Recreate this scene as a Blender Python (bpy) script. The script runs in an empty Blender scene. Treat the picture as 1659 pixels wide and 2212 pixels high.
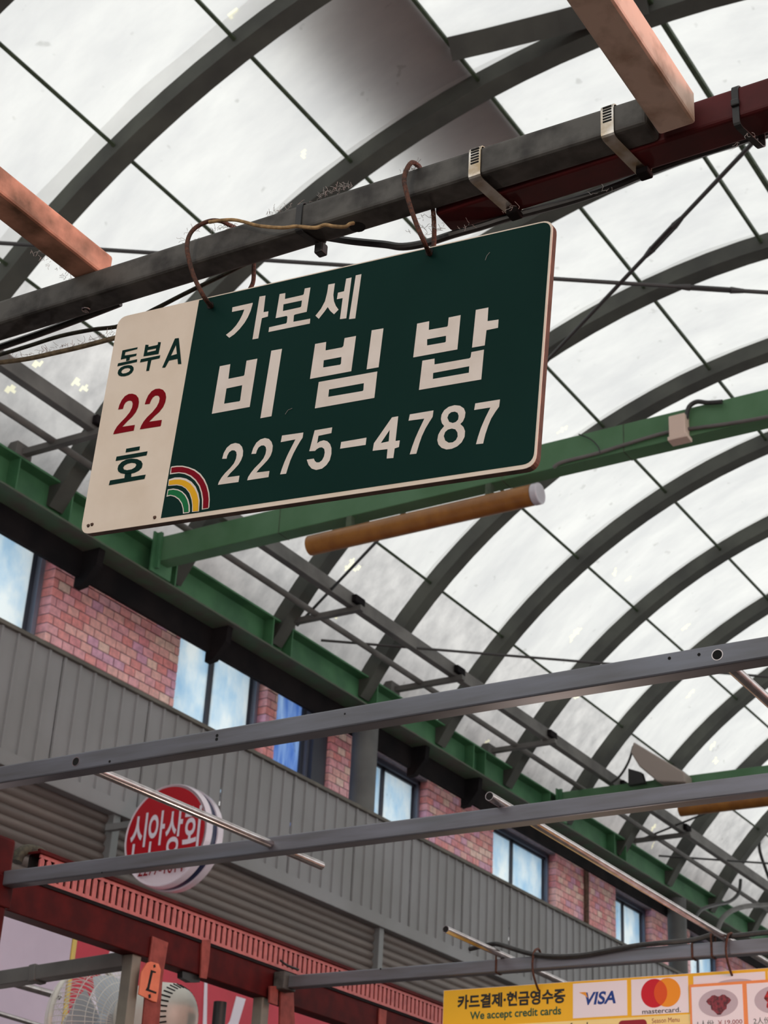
import bpy, bmesh, math, random
from mathutils import Vector, Matrix
random.seed(7)
SC = bpy.context.scene
COL = SC.collection
EYE = 1.6                      # eye height above the paving; everything below is laid out from the eye, then lifted

# ------------------------------------------------------------------ camera
FPX = 3630.13
RGT = Vector((0.52301252, -0.85086722, 0.04982843))
DWN = Vector((0.40871491, 0.19906921, -0.89068714))
FWD = Vector((0.74793718, 0.48620615, 0.45187781))
cam = bpy.data.cameras.new('camera')
cam.sensor_fit = 'VERTICAL'; cam.sensor_height = 36.0; cam.sensor_width = 27.0
cam.lens = FPX / 2212 * 36.0
cam.clip_start = 0.05; cam.clip_end = 300
cam.dof.use_dof = True; cam.dof.focus_distance = 2.1; cam.dof.aperture_fstop = 22.0
camo = bpy.data.objects.new('camera', cam); COL.objects.link(camo)
camo.matrix_world = Matrix(((RGT.x, -DWN.x, -FWD.x, 0), (RGT.y, -DWN.y, -FWD.y, 0), (RGT.z, -DWN.z, -FWD.z, 0), (0, 0, 0, 1)))
SC.camera = camo
# ------------------------------------------------------------------ overcast sky
wd = bpy.data.worlds.new('overcast_sky'); SC.world = wd; wd.use_nodes = True
wb = wd.node_tree.nodes['Background']
wb.inputs[0].default_value = (1.0, 1.0, 0.985, 1); wb.inputs[1].default_value = 1.35
# ------------------------------------------------------------------ lamps out of view, added to give the stalls warm and pink light
def lamp(name, loc, power, col, r=0.06):
    l = bpy.data.lights.new(name, 'POINT'); l.energy = power; l.color = col; l.shadow_soft_size = r
    o = bpy.data.objects.new(name, l); o.location = loc; COL.objects.link(o)
lamp('unseen_lamp', (-0.9, 0.75, 1.30), 36, (1.0, 0.86, 0.74))
lamp('unseen_lamp', (2.5, -1.75, 1.62), 150, (1.0, 0.44, 0.37), .18)
lamp('unseen_lamp', (4.1, 0.5, 1.28), 5, (1.0, 0.50, 0.42))
lamp('unseen_lamp', (3.85, 1.9, 0.30), 8, (1.0, 0.78, 0.66))  # added fill below the view, brightens the menu board and fan
lamp('unseen_lamp', (4.6, 5.2, 0.6), 26, (1.0, 0.86, 0.84))
# ------------------------------------------------------------------ exposure
SC.view_settings.view_transform = 'Standard'; SC.view_settings.look = 'None'
SC.view_settings.exposure = 0.0; SC.view_settings.gamma = 1.0; SC.view_settings.use_curve_mapping = False

# ------------------------------------------------------------------ helpers
def ray(x, y):
    return RGT * (x - 829.5) + DWN * (y - 1106) + FWD * FPX
def at(x, y, ax, val):
    """point of the place seen at photo pixel (x, y) on the plane ax = val"""
    r = ray(x, y); return r * (val / r['xyz'.index(ax)])
def S(r, g, b):
    f = lambda c: (c / 12.92 if c <= .04045 else ((c + .055) / 1.055) ** 2.4)
    return (f(r / 255), f(g / 255), f(b / 255))
WORLD = {}
def org(o): return WORLD.get(o.name, Vector((0, 0, 0)))
def link(o, origin, parent):
    COL.objects.link(o); WORLD[o.name] = Vector(origin)
    if parent is not None:
        o.parent = parent; o.location = Vector(origin) - org(parent)
    else:
        o.location = origin
    return o
def tag(o, label=None, cat=None, group=None, kind=None):
    if label: o['label'] = label
    if cat: o['category'] = cat
    if group: o['group'] = group
    if kind: o['kind'] = kind
    return o
def empty(name, loc, label=None, cat=None, group=None, kind=None):
    o = bpy.data.objects.new(name, None); o.empty_display_size = .05
    link(o, loc, None); return tag(o, label, cat, group, kind)

class MB:
    def __init__(s): s.v = []; s.f = []; s.m = []; s.cur = 0
    def add(s, vs, fs):
        b = len(s.v); s.v += [Vector(p) for p in vs]
        s.f += [tuple(i + b for i in f) for f in fs]; s.m += [s.cur] * len(fs); return s
    def box(s, x0, x1, y0, y1, z0, z1):
        return s.hexa([(x0,y0,z0),(x1,y0,z0),(x1,y1,z0),(x0,y1,z0),(x0,y0,z1),(x1,y0,z1),(x1,y1,z1),(x0,y1,z1)])
    def hexa(s, p):
        return s.add(p, [(0,3,2,1),(4,5,6,7),(0,1,5,4),(1,2,6,5),(2,3,7,6),(3,0,4,7)])
    def frame(s, d, up=None):
        d = Vector(d).normalized(); up = Vector(up) if up else (Vector((0,0,1)) if abs(d.z) < .95 else Vector((1,0,0)))
        a = d.cross(up).normalized(); return a, a.cross(d).normalized()
    def bar(s, p0, p1, w, h, up=None):
        p0, p1 = Vector(p0), Vector(p1); a, b = s.frame(p1 - p0, up); a *= w/2; b *= h/2
        return s.hexa([p0-a-b, p0+a-b, p1+a-b, p1-a-b, p0-a+b, p0+a+b, p1+a+b, p1-a+b])
    def cyl(s, p0, p1, r, n=16, r1=None, caps=True):
        p0, p1 = Vector(p0), Vector(p1); a, b = s.frame(p1 - p0); r1 = r if r1 is None else r1
        c = [(math.cos(2*math.pi*i/n), math.sin(2*math.pi*i/n)) for i in range(n)]
        vs = [p0 + a*r*x + b*r*y for x, y in c] + [p1 + a*r1*x + b*r1*y for x, y in c]
        fs = [(i, (i+1) % n, n+(i+1) % n, n+i) for i in range(n)]
        if caps: fs += [tuple(range(n-1, -1, -1)), tuple(range(n, 2*n))]
        return s.add(vs, fs)
    def hollow(s, p0, p1, r, ri, n=20):
        p0, p1 = Vector(p0), Vector(p1); a, b = s.frame(p1 - p0)
        c = [(math.cos(2*math.pi*i/n), math.sin(2*math.pi*i/n)) for i in range(n)]
        vs = []
        for p, q in ((p0, r), (p1, r), (p1, ri), (p0, ri)): vs += [p + a*q*x + b*q*y for x, y in c]
        fs = []
        for k in range(4):
            for i in range(n):
                j = (i+1) % n; k2 = (k+1) % 4
                fs.append((k*n+i, k*n+j, k2*n+j, k2*n+i))
        return s.add(vs, fs)
    def tube(s, pts, r, n=8, closed=False):
        pts = [Vector(p) for p in pts]; m = len(pts); vs = []; a = None
        for i, p in enumerate(pts):
            d = (pts[(i+1) % m] - pts[i-1]) if closed else (pts[min(i+1, m-1)] - pts[max(i-1, 0)])
            d.normalize()
            if a is None: a, b = s.frame(d)
            else:
                a = (a - d * a.dot(d)).normalized()
            b = d.cross(a)
            rr = r[i] if isinstance(r, (list, tuple)) else r
            vs += [p + (a*math.cos(2*math.pi*k/n) + b*math.sin(2*math.pi*k/n)) * rr for k in range(n)]
        fs = []
        for i in range(m if closed else m-1):
            j = (i+1) % m
            fs += [(i*n+k, i*n+(k+1) % n, j*n+(k+1) % n, j*n+k) for k in range(n)]
        if not closed: fs += [tuple(range(n-1, -1, -1)), tuple(range((m-1)*n, m*n))]
        return s.add(vs, fs)
    def loft(s, rings, close=True, caps=True):
        n = len(rings[0]); vs = [p for r in rings for p in r]; fs = []
        for i in range(len(rings)-1):
            for k in range(n if close else n-1):
                fs.append((i*n+k, i*n+(k+1) % n, (i+1)*n+(k+1) % n, (i+1)*n+k))
        if caps: fs += [tuple(range(n-1, -1, -1)), tuple(range((len(rings)-1)*n, len(rings)*n))]
        return s.add(vs, fs)
    def prism(s, pts, off):
        n = len(pts); off = Vector(off); vs = [Vector(p) for p in pts] + [Vector(p) + off for p in pts]
        return s.add(vs, [tuple(range(n-1, -1, -1)), tuple(range(n, 2*n))] + [(i, (i+1) % n, n+(i+1) % n, n+i) for i in range(n)])
    def build(s, name, mat, parent=None, smooth=False, bevel=0, origin=None, kind=None, segs=2):
        xs = [p.x for p in s.v]; ys = [p.y for p in s.v]; zs = [p.z for p in s.v]
        o3 = Vector(origin) if origin else Vector(((min(xs)+max(xs))/2, (min(ys)+max(ys))/2, min(zs)))
        me = bpy.data.meshes.new(name); me.from_pydata([p - o3 for p in s.v], [], s.f)
        mats = mat if isinstance(mat, (list, tuple)) else [mat]
        for q in mats: me.materials.append(M[q])
        for i, p in enumerate(me.polygons):
            p.use_smooth = bool(smooth)
            if len(mats) > 1: p.material_index = s.m[i]
        bm = bmesh.new(); bm.from_mesh(me); bmesh.ops.recalc_face_normals(bm, faces=bm.faces); bm.to_mesh(me); bm.free()
        if smooth: 
            try: me.set_sharp_from_angle(angle=math.radians(40))
            except Exception: pass
        o = bpy.data.objects.new(name, me); link(o, o3, parent)
        if bevel:
            b = o.modifiers.new('bevel', 'BEVEL'); b.width = bevel; b.segments = segs; b.limit_method = 'ANGLE'
        if kind: o['kind'] = kind
        return o
def copy(o, loc, parent=None):
    c = o.copy(); link(c, loc, parent); return c
def smoothpath(pts, k=5):
    pts = [Vector(p) for p in pts]; out = []
    for i in range(len(pts)-1):
        p0 = pts[max(i-1, 0)]; p1 = pts[i]; p2 = pts[i+1]; p3 = pts[min(i+2, len(pts)-1)]
        for j in range(k):
            t = j/k
            out.append(.5*((2*p1) + (p2-p0)*t + (2*p0-5*p1+4*p2-p3)*t*t + (3*p1-p0-3*p2+p3)*t**3))
    out.append(pts[-1]); return out

# flat lettering: filled outlines or type, mapped on a plane (O, u, v, n)
def fill_mesh(contours, thick):
    cu = bpy.data.curves.new('outline', 'CURVE'); cu.dimensions = '2D'; cu.fill_mode = 'BOTH'; cu.extrude = thick/2
    for c in contours:
        sp = cu.splines.new('POLY'); sp.points.add(len(c)-1); sp.use_cyclic_u = True
        for p, q in zip(sp.points, c): p.co = (q[0], q[1], 0, 1)
    return curve_geo(cu)
def text_geo(body, thick, bold=0, space=1.0):
    cu = bpy.data.curves.new('type', 'FONT'); cu.body = body; cu.size = 1; cu.offset = bold; cu.space_character = space; cu.extrude = 0
    v, f = curve_geo(cu); return v, f
def curve_geo(cu):
    ob = bpy.data.objects.new('tmp', cu); COL.objects.link(ob)
    dg = bpy.context.evaluated_depsgraph_get(); me = bpy.data.meshes.new_from_object(ob.evaluated_get(dg))
    v = [p.co.copy() for p in me.vertices]; f = [tuple(p.vertices) for p in me.polygons]
    bpy.data.objects.remove(ob); bpy.data.curves.remove(cu); bpy.data.meshes.remove(me); return v, f
def on_plane(v, O, u, w, n, lift=0):
    return [O + u*p.x + w*p.y + n*(p.z + lift) for p in v]
def type_on(body, name, mat, parent, O, u, w, n, x0, y0, x1, y1, lift, bold=0, space=1.0, shear=0):
    """type stretched to the box x0..x1, y0..y1 of the plane"""
    v, f = text_geo(body, 0, bold, space)
    ax = min(p.x for p in v); bx = max(p.x for p in v); ay = min(p.y for p in v); by = max(p.y for p in v)
    q = [Vector((x0 + (p.x-ax)/(bx-ax)*(x1-x0) + shear*(p.y-ay)/(by-ay)*(y1-y0), y0 + (p.y-ay)/(by-ay)*(y1-y0), 0)) for p in v]
    m = MB(); m.add(on_plane(q, O, u, w, n, lift), f)
    return m.build(name, mat, parent)

# ------------------------------------------------------------------ materials
M = {}
def nt(name):
    m = bpy.data.materials.new(name); m.use_nodes = True; M[name] = m
    return m, m.node_tree.nodes, m.node_tree.links
def mat(name, c1, c2=None, rough=.5, metal=0., scale=8., detail=6, lo=.35, hi=.65, bump=0., spec=.5, coat=0., stretch=None, emis=None, bscale=None):
    m, N, L = nt(name); b = N['Principled BSDF']
    b.inputs['Roughness'].default_value = rough; b.inputs['Metallic'].default_value = metal
    b.inputs['Specular IOR Level'].default_value = spec; b.inputs['Coat Weight'].default_value = coat
    b.inputs['Base Color'].default_value = (*c1, 1)
    if c2 is not None or bump:
        g = N.new('ShaderNodeNewGeometry'); src = g.outputs['Position']
        if stretch:
            mp = N.new('ShaderNodeMapping'); mp.inputs['Scale'].default_value = stretch; L.new(src, mp.inputs[0]); src = mp.outputs[0]
        n = N.new('ShaderNodeTexNoise'); n.inputs['Scale'].default_value = scale; n.inputs['Detail'].default_value = detail; L.new(src, n.inputs['Vector'])
        if c2 is not None:
            r = N.new('ShaderNodeValToRGB'); r.color_ramp.elements[0].position = lo; r.color_ramp.elements[1].position = hi
            r.color_ramp.elements[0].color = (*c1, 1); r.color_ramp.elements[1].color = (*c2, 1)
            L.new(n.outputs['Fac'], r.inputs[0]); L.new(r.outputs[0], b.inputs['Base Color'])
        if bump:
            n2 = n
            if bscale:
                n2 = N.new('ShaderNodeTexNoise'); n2.inputs['Scale'].default_value = bscale; n2.inputs['Detail'].default_value = 4; L.new(src, n2.inputs['Vector'])
            bp = N.new('ShaderNodeBump'); bp.inputs['Strength'].default_value = bump; bp.inputs['Distance'].default_value = .002
            L.new(n2.outputs['Fac'], bp.inputs['Height']); L.new(bp.outputs[0], b.inputs['Normal'])
    return m
def translucent(name, c1, c2, scale, stretch, lo=.35, hi=.7, diff=.12):
    m, N, L = nt(name); N.remove(N['Principled BSDF']); out = N['Material Output']
    g = N.new('ShaderNodeNewGeometry'); mp = N.new('ShaderNodeMapping'); mp.inputs['Scale'].default_value = stretch; L.new(g.outputs['Position'], mp.inputs[0])
    n = N.new('ShaderNodeTexNoise'); n.inputs['Scale'].default_value = scale; n.inputs['Detail'].default_value = 9; n.inputs['Roughness'].default_value = .62; L.new(mp.outputs[0], n.inputs['Vector'])
    r = N.new('ShaderNodeValToRGB'); r.color_ramp.elements[0].position = lo; r.color_ramp.elements[1].position = hi
    r.color_ramp.elements[0].color = (*c1, 1); r.color_ramp.elements[1].color = (*c2, 1); L.new(n.outputs['Fac'], r.inputs[0])
    # scattered specks of dirt
    sp = N.new('ShaderNodeTexNoise'); sp.inputs['Scale'].default_value = 9; sp.inputs['Detail'].default_value = 2; L.new(g.outputs['Position'], sp.inputs['Vector'])
    sr = N.new('ShaderNodeValToRGB'); sr.color_ramp.elements[0].position = .70; sr.color_ramp.elements[1].position = .76
    sr.color_ramp.elements[0].color = (1,1,1,1); sr.color_ramp.elements[1].color = (.80,.80,.79,1); L.new(sp.outputs['Fac'], sr.inputs[0])
    mx = N.new('ShaderNodeMix'); mx.data_type = 'RGBA'; mx.blend_type = 'MULTIPLY'; mx.inputs[0].default_value = 1
    L.new(r.outputs[0], mx.inputs[6]); L.new(sr.outputs[0], mx.inputs[7])
    t = N.new('ShaderNodeBsdfTranslucent'); L.new(mx.outputs[2], t.inputs['Color'])
    d = N.new('ShaderNodeBsdfDiffuse'); L.new(mx.outputs[2], d.inputs['Color'])
    ms = N.new('ShaderNodeMixShader'); ms.inputs[0].default_value = diff; L.new(t.outputs[0], ms.inputs[1]); L.new(d.outputs[0], ms.inputs[2]); L.new(ms.outputs[0], out.inputs['Surface'])
translucent('roof_sheet', (.66,.67,.67), (.80,.81,.79), 1.3, (2.2, .9, .9))
translucent('lap_sheet', (.84,.84,.83), (.92,.92,.91), 2, (2,1,1))
translucent('roof_sheet_dirty', (.46,.46,.46), (.72,.715,.70), 3.2, (1.6,1.2,1.2), lo=.3, hi=.66)
translucent('sunlight_spot', (1.,.97,.70), (1.,.99,.78), 1., (1,1,1), diff=0.02)
mat('arch_steel', S(86,88,82), S(70,71,68), .7, spec=.2, scale=3, metal=.0)
mat('purlin_green', S(70,84,62), S(45,58,40), .6, scale=20)
mat('chord_grey', S(108,106,103), S(84,82,80), .65, scale=4)
mat('rod_black', (.035,.035,.035), None, .5)
mat('girder_green', S(74,126,86), S(58,106,72), .55, scale=5)
mat('flange_green', S(76,100,78), S(84,80,72), .6, scale=6)
mat('beam_green', S(78,118,84), S(62,104,66), .6, scale=3)
mat('soffit_dark', S(34,30,31), S(22,21,23), .9, spec=.1, scale=4)
mat('column_grey', S(100,100,98), S(80,80,80), .6, scale=3)
mat('tube_brown', S(150,100,42), S(128,82,34), .35, scale=3, stretch=(.4,3,3))
mat('tube_cap', S(190,188,196), None, .15, coat=.5)
mat('floor_paving', S(88,85,82), S(70,68,66), .7, scale=2)
mat('mortar', S(138,122,130), S(118,106,114), .9, scale=30)
for i, c in enumerate(((244,158,156),(250,188,182),(236,150,158),(232,172,198),(253,212,198),(246,176,184))):
    mat('brick_%d' % i, S(*c), S(*[int(q*.86) for q in c]), .34, scale=22, spec=.6, coat=.35)
mat('jamb_metal', S(120,126,142), None, .4, metal=.5)
mat('sash_dark', S(54,58,70), None, .5)
# frosted window film, daylit from the rooms behind
translucent('window_film', (.58,.76,.90), (.92,.97,.98), 2.2, (1.6, 1, .9), lo=.36, hi=.62, diff=.2)
translucent('window_film_blue', (.20,.36,.72), (.66,.80,.95), 3.0, (3.0, 1, .5), lo=.36, hi=.66, diff=.2)
mat('cladding', S(142,142,144), S(130,130,130), .55, scale=1.5, spec=.4)
mat('cladding_cap', S(104,100,92), S(84,80,74), .7, scale=6)
mat('shutter_slat', S(112,102,96), S(92,84,80), .5, scale=2, stretch=(.3,1,6))
mat('guide_grey', S(120,122,122), None, .5)
mat('sign_white', S(232,216,198), S(222,204,184), .45, scale=14, detail=8, lo=.42, hi=.7)
mat('cream', S(228,216,206), S(216,202,190), .45, scale=22, lo=.4, hi=.7)
mat('signgreen', (.0045,.0250,.0205), (.0055,.0285,.0235), .6, scale=6, spec=.05)
mat('signred', (.22,.004,.010), None, .6, spec=.05); mat('signred2', (.22,.006,.016), None, .6, spec=.05)
mat('signyellow', (.80,.42,.02), None, .6, spec=.1); mat('signlime', (.012,.16,.055), None, .6, spec=.1)
mat('sign_edge', S(96,70,56), S(64,46,36), .8, scale=40)
mat('rail_dirty', S(80,78,74), S(36,33,30), .6, scale=26, detail=9, bump=.3, lo=.38, hi=.66, spec=.4)
mat('post_grey', S(128,124,112), S(108,104,96), .6, scale=10)
mat('rail_steel', S(130,133,142), S(106,106,108), .42, metal=.55, scale=10, stretch=(1,.4,4), lo=.3, hi=.75)
mat('red_paint_dark', S(92,22,24), S(70,16,17), .55, spec=.25, scale=14)
mat('red_paint', S(80,19,19), S(62,15,16), .6, spec=.1, scale=18)
mat('strap_red', S(150,74,66), S(124,58,52), .6, scale=30, spec=.2)
mat('red_paint_light', S(178,94,90), S(162,82,80), .5, scale=40, lo=.45, hi=.62)
mat('tan_paint', S(214,188,168), S(150,118,92), .55, scale=24, detail=10, lo=.44, hi=.72, bump=.2)
mat('tan_worn', S(214,156,130), S(112,80,58), .6, scale=16, detail=10, lo=.42, hi=.68, bump=.2)
mat('galvanised', S(196,190,190), S(170,160,158), .22, metal=.95, scale=30)
mat('clamp_steel', S(206,200,192), S(160,140,112), .25, metal=.95, scale=40)
mat('black', (.012,.012,.012), None, .5); mat('black_cable', (.016,.016,.016), (.03,.029,.027), .45, scale=60)
mat('rust_wire', S(92,52,34), S(52,32,24), .8, scale=220, detail=6, bump=.8)
mat('dust_cord', S(128,112,88), S(92,80,62), .9, scale=90, bump=.3)
mat('tan_cord', S(178,144,98), S(122,96,62), .8, scale=90, bump=.3)
mat('olive_cord', S(70,68,52), S(44,42,34), .8, scale=90)
mat('lint', S(150,146,142), None, .9)
mat('bore', (.004,.004,.004), None, .9)
mat('round_red', S(178,18,34), None, .3, coat=.3); mat('round_white', S(226,216,226), None, .25, coat=.4)
mat('navy', S(24,34,72), None, .3)
mat('lavender', S(208,194,212), S(200,186,204), .6, scale=3)
mat('board_red', S(204,56,76), S(188,48,66), .6, scale=4); mat('board_white', S(226,220,232), None, .6)
mat('gold_trim', S(214,186,90), None, .4)
mat('tag_orange', S(222,122,88), S(206,104,74), .6, scale=20)
mat('fan_white', S(226,222,212), S(214,208,198), .4, scale=10); mat('fan_wire', S(220,216,210), None, .35)
mat('fan_blade', S(190,196,204), None, .3)
mat('menu_yellow', S(246,190,36), None, .5); mat('menu_cream', S(250,226,150), None, .5)
mat('menu_white', S(244,236,240), None, .5); mat('menu_black', (.015,.015,.015), None, .5)
mat('menu_green', S(22,84,60), None, .5); mat('visa_blue', S(22,62,140), None, .5); mat('visa_gold', S(240,160,50), None, .5)
mat('card_red', S(206,10,36), None, .5); mat('card_orange', S(246,154,28), None, .5); mat('card_mix', S(226,84,20), None, .5)
mat('menu_frame', S(246,150,84), None, .5); mat('menu_maroon', S(150,24,40), None, .5)
mat('bowl', S(196,182,190), None, .4); mat('meat', S(150,60,70), S(70,40,46), .6, scale=120); mat('menu_redfood', S(210,40,40), S(90,40,34), .6, scale=90)
mat('box_beige', S(206,184,170), None, .5); mat('hood_grey', S(150,138,130), None, .5); mat('bounce_white', S(222,222,218), None, .6); mat('shade_sheet_brown', S(112,82,76), None, .95)
mat('wall_plain', S(214,206,198), S(200,192,186), .8, scale=1)

# ================================================================== THE SETTING
m = MB(); m.box(-14, 30, -4, 8.2, -EYE-.1, -EYE); tag(m.build('floor', 'floor_paving'), kind='structure')

# ---- vaulted roof
YC, ZC, RI = 3.01, 2.34, 4.75
RP = 4.815
def rim(phi, r, x=0): return Vector((x, YC + r*math.sin(phi), ZC + r*math.cos(phi)))
def phi_of(k, r):      # angle where the line y = k z through the eye meets the vault
    a = 1+k*k; b = k*YC+ZC; c = YC**2+ZC**2-r*r; z = (b+math.sqrt(b*b-a*c))/a
    return math.atan2(k*z-YC, z-ZC)
PHI = [phi_of(k, RP) for k in (1.133, .908, .7246, .5665, .434)]
step = (PHI[0]-PHI[4])/4
PHI += [PHI[4]-step*i for i in range(1, 5)]
RIDGE2 = phi_of(.3985, RP)
PH0 = math.radians(57.6)
AX = [5.745 + 1.25*i for i in range(-8, 19)]
roof = empty('ceiling', (11, YC, 4.95), kind='structure')
HW, AD = .065, .125
def arch_mesh():
    m = MB(); n = 40; rings = []
    for i in range(n+1):
        p = PH0 + .02 - (2*PH0+.04)*i/n
        rings.append([rim(p, RI, -HW), rim(p, RI, HW), rim(p, RI+AD, HW), rim(p, RI+AD, -HW)])
    m.loft(rings); return m
a0 = None
for x in AX:
    if a0 is None:
        a0 = arch_mesh().build('arch_rib', 'arch_steel', roof, origin=(0, YC, ZC)); a0.location = Vector((x, YC, ZC)) - org(roof)
    else: copy(a0, (x, YC, ZC), roof)
# a second flat bar that leaves the rib beside the second purlin
def on_vault(px, py, r):
    d = ray(px, py); k = d.y/d.z; a = 1+k*k; b = k*YC+ZC; c = YC**2+ZC**2-r*r
    return d * ((b+math.sqrt(b*b-a*c))/a/d.z)
m = MB(); m.tube([on_vault(*t, RI+.07) for t in ((972,106),(1050,88),(1130,68),(1210,48),(1300,24),(1400,2))], .10, 4); m.build('splice_bar', 'arch_steel', roof)
for p in PHI + [RIDGE2]:
    m = MB(); c = rim(p, RP); up = rim(p, 1) - rim(p, 0)
    wide = .022 if p is not RIDGE2 else .034
    m.bar((AX[0], c.y, c.z), (AX[-1], c.y, c.z), wide, .032, up); m.build('purlin', 'purlin_green', roof, bevel=.003)
edges = [PH0+.03] + PHI + [-PH0-.03]
RS = RI + .13
def panel(x0, x1, p0, p1, spots):
    NU, NV = (64, 56) if spots else (4, 8)
    m = MB(); vs = []
    for j in range(NV+1):
        p = p0 + (p1-p0)*j/NV
        for i in range(NU+1): vs.append(rim(p, RS, x0 + (x1-x0)*i/NU))
    fs = [(j*(NU+1)+i, j*(NU+1)+i+1, (j+1)*(NU+1)+i+1, (j+1)*(NU+1)+i) for j in range(NV) for i in range(NU)]
    m.add(vs, fs)
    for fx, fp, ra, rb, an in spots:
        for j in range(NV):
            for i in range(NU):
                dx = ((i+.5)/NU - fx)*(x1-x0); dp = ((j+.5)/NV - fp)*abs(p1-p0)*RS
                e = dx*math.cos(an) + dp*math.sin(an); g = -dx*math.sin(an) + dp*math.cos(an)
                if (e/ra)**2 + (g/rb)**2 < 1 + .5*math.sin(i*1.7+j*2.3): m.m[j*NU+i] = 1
    return m
# patches of sunlight put into the sheet colour as clearer, yellower spots: photo pixels turned into places on the vault
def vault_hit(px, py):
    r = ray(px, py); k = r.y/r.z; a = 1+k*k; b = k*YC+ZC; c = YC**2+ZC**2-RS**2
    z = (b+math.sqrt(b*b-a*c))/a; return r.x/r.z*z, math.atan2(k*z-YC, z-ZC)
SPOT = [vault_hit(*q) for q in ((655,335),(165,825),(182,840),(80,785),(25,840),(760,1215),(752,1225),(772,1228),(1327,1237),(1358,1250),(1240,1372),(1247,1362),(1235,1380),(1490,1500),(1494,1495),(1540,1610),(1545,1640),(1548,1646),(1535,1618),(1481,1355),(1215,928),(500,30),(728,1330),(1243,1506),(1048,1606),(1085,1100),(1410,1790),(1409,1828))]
for a in range(len(AX)-1):
    for b in range(len(edges)-1):
        x0, x1, p0, p1 = AX[a], AX[a+1], edges[b], edges[b+1]
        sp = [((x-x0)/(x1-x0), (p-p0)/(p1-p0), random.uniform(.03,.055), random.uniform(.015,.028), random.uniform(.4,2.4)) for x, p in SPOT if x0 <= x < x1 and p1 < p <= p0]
        o = panel(x0, x1, p0, p1, sp).build('roof_panel', ['roof_sheet_dirty' if b in (0, len(edges)-2) else 'roof_sheet', 'sunlight_spot'], roof, smooth=True)
# unseen dark sheet added to shade the panels below: it rests on the second purlin line and lifts off towards the eaves
m = MB(); vs = []
for j in range(9):
    t = j/8; p = PHI[3] + .004 + math.radians(8.6)*t
    vs += [rim(p, RS+.012+.22*t, AX[8]-.02), rim(p, RS+.012+.22*t, 8.0)]
m.add(vs, [(2*j, 2*j+1, 2*j+3, 2*j+2) for j in range(8)]); m.build('shade_sheet', 'shade_sheet_brown', roof)
# overlapping lap sheets beside the ribs
for x in AX[8:18]:
    for b in range(1, 5):
        m = MB(); vs = []; W0 = .17 if x == AX[8] else .10
        for j in range(9):
            p = edges[b] + (edges[b+1]-edges[b])*j/8
            w = W0 + .006*math.sin(j*1.1+x*3)
            vs += [rim(p, RS-.006, x-w), rim(p, RS-.004, x-.02)]
        m.add(vs, [(2*j, 2*j+1, 2*j+3, 2*j+2) for j in range(8)]); m.build('lap_strip', 'lap_sheet', roof, smooth=True)

# ---- building wall on the left with brick tiles
WY = 7.50
ZT = 4.74
PIERS = [(5.0,5.9),(7.505,8.885),(10.005,10.15),(10.93,11.62),(12.51,13.76),(15.09,16.53),(17.5,18.6),(19.6,20.9)]
m = MB()
for x0, x1 in PIERS: m.box(x0+.004, x1-.004, WY+.006, 7.85, 3.6, ZT+.5)
m.box(-14, 28, WY+.006, 7.85, -EYE, 3.62); m.box(-14, 28, WY+.006, 7.85, 4.94, 5.5); m.box(11.6, 28, WY+.006, 7.85, 4.70, 4.95); m.box(-14, 5.0, WY+.006, 7.85, 3.6, 4.8); m.box(20.9, 28, WY+.006, 7.85, 3.6, 4.8)
wall = tag(m.build('wall_left', 'mortar'), kind='structure')
BW, BH, GAP = .108, .0595, .008
protos = {}
def brick(kind, w):
    key = (kind, round(w, 3))
    if key not in protos:
        mm = MB(); mm.box(-w/2, w/2, 0, .10, 0, BH)
        protos[key] = mm
    return key
cnt = 0; far = {}
first = {}
for pi, (x0, x1) in enumerate(PIERS[1:]):
    rows = 18
    for r in range(rows):
        z = 3.97 + r*(BH+GAP-.0015)
        x = x0 - (0 if r % 2 == 0 else (BW+GAP)/2)
        while x < x1 - .01:
            a = max(x, x0); b = min(x+BW, x1)
            if b - a > .02:
                k = random.choice((0,0,1,1,2,3,4,5,5)); w = b-a; loc = ((a+b)/2, WY + random.uniform(-.001, .001), z)
                if 4.08 < z < 4.76 and cnt < 300 and pi < 5:
                    key = brick(k, w)
                    if key not in first:
                        o = protos[key].build('brick', 'brick_%d' % k, wall, bevel=.002, segs=1, origin=(0,0,0)); o.location = Vector(loc) - org(wall); first[key] = o
                    else: copy(first[key], loc, wall)
                    cnt += 1
                else:
                    far.setdefault(k, MB()).box(a, b, WY, WY+.1, z, z+BH)
            x += BW+GAP
fm = MB()
for k, q in far.items():
    fm.cur = k; fm.add(q.v, q.f)
fm.build('brick_field', ['brick_%d' % k for k in range(6)], wall, kind='stuff')
# drain pipe strap on a far pier
m = MB(); m.cyl((15.76, WY-.02, 3.7), (15.76, WY-.02, 4.72), .028, 10); m.build('drain_pipe', 'sign_edge', wall, smooth=True)

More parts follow.
